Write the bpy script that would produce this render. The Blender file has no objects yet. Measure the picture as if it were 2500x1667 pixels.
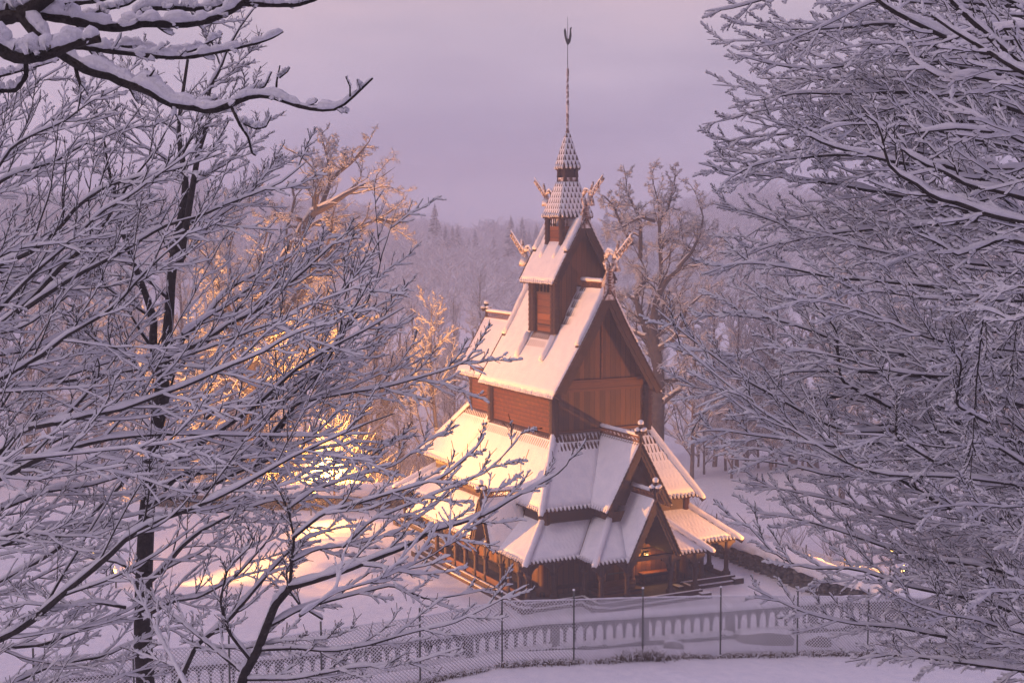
import bpy, math, random
import numpy as np
from mathutils import Vector
R = math.radians
rng = np.random.default_rng(7)
random.seed(7)
C = bpy.context.scene.collection
S = 1.25                      # church module to metres
CAM_Z = 16.25
F_PX, HOR = 3514.0, 523.0     # focal length and eye level in pixels of the 2500 px wide frame
UP = np.array([0, 0, 1.0])

# ------------------------------------------------------------------ helpers
def tag(o, label=None, cat=None, group=None, kind=None):
    if label: o['label'] = label
    if cat: o['category'] = cat
    if group: o['group'] = group
    if kind: o['kind'] = kind
    return o

def empty(name, loc=(0, 0, 0), rz=0.0):
    o = bpy.data.objects.new(name, None)
    o.location = loc
    o.rotation_euler = (0, 0, rz)
    o.empty_display_size = 0.3
    C.objects.link(o)
    return o

def link_mesh(name, me, mat, parent=None):
    if mat: me.materials.append(mat)
    o = bpy.data.objects.new(name, me)
    C.objects.link(o)
    if parent: o.parent = parent
    return o

def quads_obj(name, V, F, mat, parent=None, smooth=True, uv=None, attr=None):
    """V (n,3), F (m,4) arrays -> one mesh object, fast."""
    V = np.asarray(V, dtype=np.float32); F = np.asarray(F, dtype=np.int32)
    me = bpy.data.meshes.new(name)
    me.vertices.add(len(V)); me.vertices.foreach_set('co', V.ravel())
    me.loops.add(F.size); me.loops.foreach_set('vertex_index', F.ravel())
    me.polygons.add(len(F))
    me.polygons.foreach_set('loop_start', np.arange(0, F.size, 4, dtype=np.int32))
    me.polygons.foreach_set('loop_total', np.full(len(F), 4, dtype=np.int32))
    me.update(calc_edges=True)
    me.polygons.foreach_set('use_smooth', np.full(len(F), bool(smooth)))
    if uv is not None:
        l = me.uv_layers.new(name='UVMap')
        l.data.foreach_set('uv', np.asarray(uv, dtype=np.float32)[F.ravel()].ravel())
    if attr is not None:
        a = me.attributes.new('bare', 'FLOAT', 'POINT')
        a.data.foreach_set('value', np.asarray(attr, dtype=np.float32))
    me.update()
    return link_mesh(name, me, mat, parent)

def at(px, py, d):
    """world point seen at pixel (px,py) of the photo at horizontal depth d"""
    return np.array([(px - 1250.0) / F_PX * d, d, CAM_Z - (py - HOR) / F_PX * d])

class MB:
    """collects simple solids, builds them as one mesh"""
    def __init__(self, s=1.0): self.v = []; self.f = []; self.s = s
    def add(self, vs, fs):
        b = len(self.v); self.v += [tuple(float(c) for c in p) for p in vs]
        self.f += [tuple(i + b for i in f) for f in fs]
    def box(self, c, h, ax=None):
        c = np.array(c, float); h = np.array(h, float)
        A = np.eye(3) if ax is None else np.array(ax, float)
        P = [c + A[0]*h[0]*sx + A[1]*h[1]*sy + A[2]*h[2]*sz for sx in (-1, 1) for sy in (-1, 1) for sz in (-1, 1)]
        self.add(P, [(0,1,3,2), (4,6,7,5), (0,4,5,1), (2,3,7,6), (0,2,6,4), (1,5,7,3)])
    def bx(self, x0, x1, y0, y1, z0, z1):
        self.box(((x0+x1)/2, (y0+y1)/2, (z0+z1)/2), (abs(x1-x0)/2, abs(y1-y0)/2, abs(z1-z0)/2))
    def prism(self, poly, off, ax3=None):
        """poly: list of 3D points, extruded by vector off"""
        n = len(poly); P = [np.array(p, float) for p in poly]; Q = [p + np.array(off, float) for p in P]
        self.add(P + Q, [tuple(range(n))[::-1], tuple(range(n, 2*n))] + [(i, (i+1) % n, n + (i+1) % n, n + i) for i in range(n)])
    def tube(self, pts, rad, k=8, caps=True):
        P = np.array(pts, float); rad = np.broadcast_to(np.array(rad, float), (len(P),))
        T = np.gradient(P, axis=0); T /= np.linalg.norm(T, axis=1)[:, None] + 1e-9
        ref = np.array([0, 0, 1.0]) if abs(T[:, 2]).mean() < .8 else np.array([1.0, 0, 0])
        sd = np.cross(T, ref); sd /= np.linalg.norm(sd, axis=1)[:, None] + 1e-9
        nn = np.cross(sd, T)
        vs = []; n = len(P)
        for i in range(n):
            for j in range(k):
                a = 2*math.pi*j/k
                vs.append(P[i] + rad[i]*(math.cos(a)*sd[i] + math.sin(a)*nn[i]))
        fs = [(i*k+j, i*k+(j+1) % k, (i+1)*k+(j+1) % k, (i+1)*k+j) for i in range(n-1) for j in range(k)]
        if caps: fs += [tuple(range(k))[::-1], tuple(range((n-1)*k, n*k))]
        self.add(vs, fs)
    def lathe(self, c, prof, k=12, sx=1.0):
        c = np.array(c, float)
        vs = [c + np.array([r*math.cos(2*math.pi*j/k)*sx, r*math.sin(2*math.pi*j/k), z]) for r, z in prof for j in range(k)]
        n = len(prof)
        self.add(vs, [(i*k+j, i*k+(j+1) % k, (i+1)*k+(j+1) % k, (i+1)*k+j) for i in range(n-1) for j in range(k)]
                 + [tuple(range(k))[::-1], tuple(range((n-1)*k, n*k))])
    def blob(self, c, r, k=10, m=6):
        prof = [(max(1e-3, math.sin(math.pi*i/m)), -math.cos(math.pi*i/m)) for i in range(m+1)]
        r = (r, r, r) if not hasattr(r, '__len__') else r
        b = len(self.v)
        self.lathe((0, 0, 0), prof, k)
        for i in range(b, len(self.v)):
            x, y, z = self.v[i]; self.v[i] = (c[0]+x*r[0], c[1]+y*r[1], c[2]+z*r[2])
    def build(self, name, mat, parent=None, smooth=False, bevel=0):
        me = bpy.data.meshes.new(name)
        me.from_pydata([(x*self.s, y*self.s, z*self.s) for x, y, z in self.v], [], self.f)
        me.update()
        if smooth: me.polygons.foreach_set('use_smooth', np.full(len(me.polygons), True))
        o = link_mesh(name, me, mat, parent)
        if bevel:
            m = o.modifiers.new('bevel', 'BEVEL'); m.width = bevel; m.segments = 2
        return o

# ------------------------------------------------------------------ materials
def new_mat(name):
    m = bpy.data.materials.new(name); m.use_nodes = True
    nt = m.node_tree; nt.nodes.clear()
    out = nt.nodes.new('ShaderNodeOutputMaterial'); b = nt.nodes.new('ShaderNodeBsdfPrincipled')
    nt.links.new(b.outputs[0], out.inputs[0])
    return m, nt, b

def N(nt, typ, **kw):
    n = nt.nodes.new(typ)
    for k, v in kw.items():
        if k.startswith('i_'):
            key = k[2:]
            key = int(key) if key.isdigit() else key
            n.inputs[key].default_value = v
        else: setattr(n, k, v)
    return n

def math_n(nt, op, a, b=None, clamp=False):
    n = nt.nodes.new('ShaderNodeMath'); n.operation = op; n.use_clamp = clamp
    for i, x in enumerate((a, b)):
        if x is None: continue
        if isinstance(x, (int, float)): n.inputs[i].default_value = x
        else: nt.links.new(x, n.inputs[i])
    return n.outputs[0]

def noise(nt, scale, detail=4, coord=None, rough=.55):
    n = N(nt, 'ShaderNodeTexNoise'); n.inputs['Scale'].default_value = scale
    n.inputs['Detail'].default_value = detail; n.inputs['Roughness'].default_value = rough
    if coord is None:
        coord = N(nt, 'ShaderNodeTexCoord').outputs['Object']
    nt.links.new(coord, n.inputs['Vector'])
    return n.outputs['Fac']

def ramp(nt, fac, stops):
    r = N(nt, 'ShaderNodeValToRGB'); cr = r.color_ramp
    while len(cr.elements) > 1: cr.elements.remove(cr.elements[0])
    cr.elements[0].position = stops[0][0]; cr.elements[0].color = (*stops[0][1], 1)
    for p, c in stops[1:]:
        e = cr.elements.new(p); e.color = (*c, 1)
    nt.links.new(fac, r.inputs[0])
    return r.outputs[0]

def bump(nt, b, h, strength=.4, dist=.02):
    n = N(nt, 'ShaderNodeBump'); n.inputs['Strength'].default_value = strength; n.inputs['Distance'].default_value = dist
    nt.links.new(h, n.inputs['Height']); nt.links.new(n.outputs[0], b.inputs['Normal'])

def mat_noise(name, stops, scale, rough=.8, bs=.4, bd=.02, bscale=None, detail=4):
    m, nt, b = new_mat(name)
    f = noise(nt, scale, detail)
    nt.links.new(ramp(nt, f, stops), b.inputs['Base Color'])
    b.inputs['Roughness'].default_value = rough
    if bs: bump(nt, b, noise(nt, bscale or scale*3, 5), bs, bd)
    return m

SNOW = [(.3, (.74, .76, .82)), (.7, (.86, .86, .89))]
M = {}
M['snow'] = mat_noise('snow', SNOW, 3, .65, .5, .03, 14)
M['branch_snow'] = mat_noise('branch_snow', SNOW, 6, .75, .9, .02, 45, 3)
M['far_snow'] = mat_noise('far_snow', [(.3, (.78, .78, .8)), (.7, (.86, .86, .88))], 1, .8, 0)
M['bark'] = mat_noise('bark', [(.3, (.01, .008, .008)), (.62, (.032, .024, .021)), (.8, (.12, .105, .09))], 14, .9, 1.0, .03, 30)
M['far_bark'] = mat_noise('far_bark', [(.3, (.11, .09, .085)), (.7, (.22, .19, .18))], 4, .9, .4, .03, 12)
M['oak_bark'] = mat_noise('oak_bark', [(.3, (.035, .027, .024)), (.7, (.085, .068, .06))], 4, .9, .5, .03, 12)
M['needles'] = mat_noise('needles', [(.4, (.03, .045, .035)), (.6, (.35, .37, .4))], 5, .9, 0)
M['metal'] = mat_noise('metal', [(.3, (.03, .045, .035)), (.7, (.06, .07, .06))], 20, .5, .1)
M['wire'] = mat_noise('wire', [(.3, (.10, .11, .11)), (.7, (.2, .2, .2))], 20, .5, 0)
M['stone'] = mat_noise('stone', [(.3, (.035, .03, .028)), (.5, (.09, .08, .07)), (.75, (.2, .19, .18))], 3, .9, .8, .04, 9)
M['concrete'] = mat_noise('concrete', [(.3, (.035, .033, .034)), (.7, (.075, .07, .07))], 4, .9, .4, .01, 30)
M['grass'] = mat_noise('grass', [(.3, (.05, .035, .02)), (.7, (.14, .1, .055))], 8, .9, 0)
M['housing'] = mat_noise('housing', [(.3, (.03, .03, .03)), (.7, (.05, .05, .05))], 8, .5, 0)

def plank_mat(name, c0, c1, pitch, horizontal=False, rough=.6):
    m, nt, b = new_mat(name)
    tc = N(nt, 'ShaderNodeTexCoord'); sx = N(nt, 'ShaderNodeSeparateXYZ')
    nt.links.new(tc.outputs['Object'], sx.inputs[0])
    if horizontal: co = sx.outputs[2]
    else: co = math_n(nt, 'ADD', sx.outputs[0], sx.outputs[1])
    q = math_n(nt, 'DIVIDE', co, pitch)
    cell = math_n(nt, 'FLOOR', q); fr = math_n(nt, 'FRACT', q)
    wn = N(nt, 'ShaderNodeTexWhiteNoise', noise_dimensions='1D'); nt.links.new(cell, wn.inputs['W'])
    mp = N(nt, 'ShaderNodeMapping'); nt.links.new(tc.outputs['Object'], mp.inputs[0])
    mp.inputs['Scale'].default_value = (9, 9, .8) if not horizontal else (.8, .8, 9)
    gn = noise(nt, 2.5, 5, mp.outputs[0])
    t = math_n(nt, 'ADD', math_n(nt, 'MULTIPLY', gn, .6), math_n(nt, 'MULTIPLY', wn.outputs[0], .4))
    col = ramp(nt, t, [(.25, c0), (.75, c1)])
    gap = math_n(nt, 'GREATER_THAN', math_n(nt, 'ABSOLUTE', math_n(nt, 'SUBTRACT', fr, .5)), .46)
    mx = N(nt, 'ShaderNodeMix', data_type='RGBA'); nt.links.new(gap, mx.inputs['Factor'])
    nt.links.new(col, mx.inputs[6]); mx.inputs[7].default_value = (c0[0]*.25, c0[1]*.25, c0[2]*.25, 1)
    nt.links.new(mx.outputs[2], b.inputs['Base Color'])
    b.inputs['Roughness'].default_value = rough
    bump(nt, b, math_n(nt, 'SUBTRACT', gn, math_n(nt, 'MULTIPLY', gap, 2.0)), .5, .015)
    return m
M['wood'] = plank_mat('tarred_wood', (.045, .016, .006), (.145, .055, .016), .26)
M['wood_h'] = plank_mat('tarred_wood_rails', (.075, .024, .01), (.20, .07, .024), .31, True)
M['dark_wood'] = mat_noise('dark_wood', [(.3, (.018, .007, .005)), (.7, (.055, .02, .01))], 5, .65, .5, .01, 30)
M['carved'] = mat_noise('carved_wood', [(.3, (.10, .04, .02)), (.7, (.26, .12, .06))], 7, .65, .6, .012, 30)
M['frosted'] = mat_noise('frosted_wood', [(.38, (.12, .06, .035)), (.5, (.45, .38, .36)), (.62, (.75, .74, .76))], 7, .75, .6, .02, 18)

def shingle_nodes(nt, uo, vo, pitch, row):
    r = math_n(nt, 'DIVIDE', vo, row); ri = math_n(nt, 'FLOOR', r); fv = math_n(nt, 'FRACT', r)
    sh = math_n(nt, 'MULTIPLY', math_n(nt, 'MODULO', math_n(nt, 'ADD', ri, 100.0), 2.0), .5)
    uu = math_n(nt, 'ADD', math_n(nt, 'DIVIDE', uo, pitch), sh)
    fu = math_n(nt, 'ABSOLUTE', math_n(nt, 'SUBTRACT', math_n(nt, 'FRACT', math_n(nt, 'ADD', uu, 1000.0)), .5))
    return fu, fv
def snow_roof_mat(name, pitch=.19, row=.42):
    m, nt, b = new_mat(name)
    uvn = N(nt, 'ShaderNodeUVMap'); s = N(nt, 'ShaderNodeSeparateXYZ'); nt.links.new(uvn.outputs[0], s.inputs[0])
    fu, fv = shingle_nodes(nt, s.outputs[0], s.outputs[1], pitch, row)
    at_ = N(nt, 'ShaderNodeAttribute', attribute_name='bare')
    nz = noise(nt, 1.6, 4)
    bare = math_n(nt, 'ADD', at_.outputs['Fac'], math_n(nt, 'MULTIPLY', math_n(nt, 'SUBTRACT', nz, .55), .35))
    w = math_n(nt, 'MULTIPLY', bare, math_n(nt, 'ADD', math_n(nt, 'MULTIPLY', math_n(nt, 'SUBTRACT', 1.0, fv), .45), .12))
    dark = math_n(nt, 'MULTIPLY', math_n(nt, 'SUBTRACT', math_n(nt, 'ADD', fu, w), .5), 12.0, True)
    dark = math_n(nt, 'MULTIPLY', dark, math_n(nt, 'LESS_THAN', fv, .85))
    full = math_n(nt, 'MULTIPLY', math_n(nt, 'SUBTRACT', bare, .95), 8.0, True)
    dark = math_n(nt, 'MAXIMUM', dark, full)
    fine = noise(nt, 22, 3)
    sn = ramp(nt, noise(nt, 2.5, 4), SNOW)
    mx = N(nt, 'ShaderNodeMix', data_type='RGBA'); nt.links.new(dark, mx.inputs['Factor'])
    nt.links.new(sn, mx.inputs[6]); mx.inputs[7].default_value = (.055, .025, .016, 1)
    nt.links.new(mx.outputs[2], b.inputs['Base Color']); b.inputs['Roughness'].default_value = .7
    tooth = math_n(nt, 'SUBTRACT', math_n(nt, 'MULTIPLY', math_n(nt, 'MULTIPLY', fu, math_n(nt, 'SUBTRACT', 1.0, fv)), -1.4), math_n(nt, 'MULTIPLY', fv, .7))
    h = math_n(nt, 'ADD', math_n(nt, 'ADD', tooth, math_n(nt, 'MULTIPLY', fine, .6)), math_n(nt, 'MULTIPLY', dark, -2.0))
    bump(nt, b, h, .55, .03)
    return m
M['snow_roof'] = snow_roof_mat('snowy_shingles')
M['snow_scales'] = snow_roof_mat('snowy_scales', .2, .26)
def shingle_wall_mat():
    m, nt, b = new_mat('shingled_wall')
    tc = N(nt, 'ShaderNodeTexCoord'); s = N(nt, 'ShaderNodeSeparateXYZ'); nt.links.new(tc.outputs['Object'], s.inputs[0])
    fu, fv = shingle_nodes(nt, math_n(nt, 'ADD', s.outputs[0], s.outputs[1]), s.outputs[2], .12, .19)
    gap = math_n(nt, 'MULTIPLY', math_n(nt, 'SUBTRACT', math_n(nt, 'ADD', fu, math_n(nt, 'MULTIPLY', math_n(nt, 'SUBTRACT', 1.0, fv), .2)), .42), 9.0, True)
    low = math_n(nt, 'LESS_THAN', fv, .12)
    d = math_n(nt, 'MAXIMUM', gap, low)
    col = ramp(nt, noise(nt, 5, 4), [(.3, (.10, .028, .007)), (.7, (.24, .07, .016))])
    mx = N(nt, 'ShaderNodeMix', data_type='RGBA'); nt.links.new(d, mx.inputs['Factor'])
    nt.links.new(col, mx.inputs[6]); mx.inputs[7].default_value = (.03, .012, .007, 1)
    nt.links.new(mx.outputs[2], b.inputs['Base Color']); b.inputs['Roughness'].default_value = .6
    bump(nt, b, math_n(nt, 'SUBTRACT', math_n(nt, 'MULTIPLY', math_n(nt, 'SUBTRACT', 1.0, fv), 1.2), math_n(nt, 'MULTIPLY', d, 1.5)), 1.0, .05)
    return m
M['shingle_wall'] = shingle_wall_mat()
def glow_mat(name, col, s):
    m = bpy.data.materials.new(name); m.use_nodes = True; nt = m.node_tree; nt.nodes.clear()
    o = nt.nodes.new('ShaderNodeOutputMaterial'); e = nt.nodes.new('ShaderNodeEmission')
    e.inputs[0].default_value = (*col, 1); e.inputs[1].default_value = s
    nt.links.new(e.outputs[0], o.inputs[0]); return m
M['lens'] = glow_mat('sodium_lens', (1, .5, .12), 9)
M['far_lens'] = glow_mat('far_lens', (1, .55, .16), 5)

# ------------------------------------------------------------------ the church (local x = across, y = along the nave, front at -y)
TH = R(26.9)
church = empty('stave_church', (2.009*S, 52.255*S, 0), TH)
tag(church, 'tall brown stave church with tiered snow covered roofs, dragon heads and a slender spire', 'church')

def frame_of(A, B, Cc):
    A, B, Cc = (np.array(q, float) for q in (A, B, Cc))
    e = (B - A); e /= np.linalg.norm(e)
    w = (Cc - A); w = w - e*(w @ e); w /= np.linalg.norm(w)
    n = np.cross(e, w)
    if n[2] < 0: n = -n
    return e, w, n

def teeth(sn, wd, A, B, w, n, pitch=.15):
    """pointed shingle ends and the snow tongues on them along the eave A-B (w points up the slope)"""
    A = np.array(A, float); B = np.array(B, float); L = np.linalg.norm(B - A)
    if L < pitch*1.5: return
    e = (B - A)/L; k = int(L/pitch)
    for i in range(k):
        p = A + e*((i+.5)*L/k); j = random.uniform(-.006, .006)
        a = p + e*pitch*.43; b = p - e*pitch*.43
        t = p - w*(.15+j)
        o1 = n*.0; o2 = -n*.035
        wd.prism([a+w*.05+o1, b+w*.05+o1, b-w*.09+o1, t+o1, a-w*.09+o1], o2)
        h = random.uniform(.04, .065); hw = pitch*random.uniform(.25, .32)
        sn.prism([p+e*hw+w*.03, p-e*hw+w*.03, p-e*hw*.9-w*.08, p-w*random.uniform(.1, .13), p+e*hw*.9-w*.08], n*h)

def panel(name, A, B, Cc, D, parent, bare=lambda t, s: 0, th=.034, eave=True, mat='snow_roof', m=10, label=None, slabmat='dark_wood', trim=.0):
    """sloping roof panel: eave A-B, top edge D-Cc. A wooden slab (the part) with its snow cover as sub-part."""
    A, B, Cc, D = (np.array(q, float) for q in (A, B, Cc, D))
    e, w, n = frame_of(A, B, (Cc + D)/2)
    sb = MB(S); q = .05
    sb.prism([A, B, Cc, D], -n*q)
    sn = MB(S)
    if eave: teeth(sn, sb, A, B, w, n)
    slab = sb.build(name, M[slabmat], parent)
    if label: slab['label'] = label
    k = max(4, int(np.linalg.norm(B - A)/.25))
    s = np.linspace(0, 1, k+1)[:, None, None]; t = np.linspace(0, 1, m+1)[None, :, None]
    P = (A*(1-s) + B*s)*(1-t) + (D*(1-s) + Cc*s)*t
    dk = (A*(1-s) + B*s)
    TT = np.broadcast_to(t[..., 0], P.shape[:2]); SS = np.broadcast_to(s[..., 0], P.shape[:2])
    bv = np.vectorize(bare)(TT, SS)
    thick = th*(1 - .75*np.clip(bv, 0, 1))*(1 + .07*rng.standard_normal(P.shape[:2]))
    thick = np.maximum(thick, .004)
    Q = P + n*thick[..., None]
    # pad with the border on the boards so that the snow closes down on them
    G = np.zeros((k+3, m+3, 3)); G[1:-1, 1:-1] = Q
    G[0, 1:-1] = P[0]; G[-1, 1:-1] = P[-1]; G[1:-1, 0] = P[:, 0] ; G[1:-1, -1] = P[:, -1]
    G[0, 0] = P[0, 0]; G[0, -1] = P[0, -1]; G[-1, 0] = P[-1, 0]; G[-1, -1] = P[-1, -1]
    bb = np.zeros((k+3, m+3)); bb[1:-1, 1:-1] = bv; bb[0] = bb[1]; bb[-1] = bb[-2]; bb[:, 0] = bb[:, 1]; bb[:, -1] = bb[:, -2]
    V = G.reshape(-1, 3); idx = np.arange(len(V)).reshape(k+3, m+3)
    F = np.stack([idx[:-1, :-1], idx[1:, :-1], idx[1:, 1:], idx[:-1, 1:]], -1).reshape(-1, 4)
    uv = np.stack([(V - A) @ e * S, (V - A) @ w * S], -1)
    # tongues joined into the same snow mesh
    if sn.v:
        tv = np.array(sn.v); b0 = len(V)
        quadF = []
        for f in sn.f:
            f = [i + b0 for i in f]
            if len(f) == 4: quadF.append(f)
            elif len(f) == 5: quadF += [[f[0], f[1], f[2], f[3]], [f[0], f[3], f[4], f[4]]]
        quadF = [x for x in quadF if len(set(x)) == 4]
        V = np.vstack([V, tv]); F = np.vstack([F, np.array(quadF)])
        uv = np.vstack([uv, np.zeros((len(tv), 2)) + [0, .29]]); bb = np.concatenate([bb.ravel(), np.full(len(tv), -1.0)])
    quads_obj('snow_cover', V*S, F, M[mat], slab, True, uv, bb.ravel())
    return slab

def hip(P0, P1, parent, r=.10, over=.34, drop=0):
    """rounded hip or valley roll from eave P0 up to P1, sticking out past the eave"""
    P0 = np.array(P0, float); P1 = np.array(P1, float); d = P1 - P0; d /= np.linalg.norm(d)
    a = P0 - d*over + UP*.02; b = P1 + UP*.02
    mb = MB(S); mb.tube([a, b], [r*.95, r*.9], 6)
    o = mb.build('hip_board', M['dark_wood'], parent)
    k = max(5, int(np.linalg.norm(b-a)/.12)); pts = [a + (b-a)*i/k + UP*(.055) for i in range(k+1)]
    sn = MB(S); rr = [r*1.12*(1+random.uniform(-.06, .06)) for _ in pts]; rr[0] = r*.75
    sn.tube(pts, rr, 9); sn.build('snow_cover', M['snow'], o, True)
    return o

def finial(x, y, z, parent, h=.85, dirs='xy'):
    """carved cross finial: turned post, cup of four lobes, ball, each with a cap of snow"""
    mb = MB(S)
    mb.lathe((x, y, z-.25), [(.055, 0), (.055, .3), (.085, .34), (.06, .38), (.05, .5), (.09, .56), (.06, .6), (.05, .66), (.12, h*.78), (.05, h*.86), (.04, h*.93), (.1, h*1.0), (.09, h*1.1), (.02, h*1.14)], 10)
    lob = [(.17, 0), (-.17, 0), (0, .17), (0, -.17)]
    for dx, dy in lob: mb.blob((x+dx*.85, y+dy*.85, z+h*.5), (.085, .085, .09), 8, 5)
    o = mb.build('finial', M['dark_wood'], parent, True)
    sn = MB(S)
    for dx, dy in lob: sn.blob((x+dx*.85, y+dy*.85, z+h*.5+.085), (.1, .1, .062), 9, 6)
    sn.blob((x, y, z+h*.83+.03), (.105, .105, .1), 10, 6)
    sn.build('snow_cap', M['snow'], o, True)
    return o

def crest(P0, P1, parent, h=.25, snow=True):
    """pierced ridge board: frame, rows of scrolls, saw teeth on top and a strip of snow"""
    P0 = np.array(P0, float); P1 = np.array(P1, float); L = np.linalg.norm(P1-P0); e = (P1-P0)/L
    nrm = np.cross(e, UP); nrm /= np.linalg.norm(nrm); up = np.cross(nrm, e); up = up if up[2] > 0 else -up
    mb = MB(S)
    for z0, z1 in ((0, .035), (h-.045, h)):
        mb.box((P0+P1)/2 + up*(z0+z1)/2, (L/2, .025, (z1-z0)/2), (e, nrm, up))
    k = int(L/.115)
    for i in range(k):
        c = P0 + e*((i+.5)*L/k) + up*(h*.5)
        sgn = 1 if i % 2 else -1
        pts = [c + e*(math.cos(a)*(.02+.009*a))*sgn + up*(math.sin(a)*(.022+.009*a))*sgn for a in np.linspace(.3, 5.8, 12)]
        mb.tube(pts, .014, 5)
        mb.prism([c + up*h*.5 + e*.05, c + up*h*.5 - e*.05, c + up*(h*.5+.055) - e*.02], nrm*.03)
    o = mb.build('ridge_crest', M['carved'], parent)
    if snow:
        sn = MB(S); kk = int(L/.12)
        sn.tube([P0 + e*(L*i/kk) + up*(h+.065) for i in range(kk+1)], [.07*(1+random.uniform(-.12, .12)) for _ in range(kk+1)], 8)
        sn.build('snow_strip', M['snow'], o, True)
    return o

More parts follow.
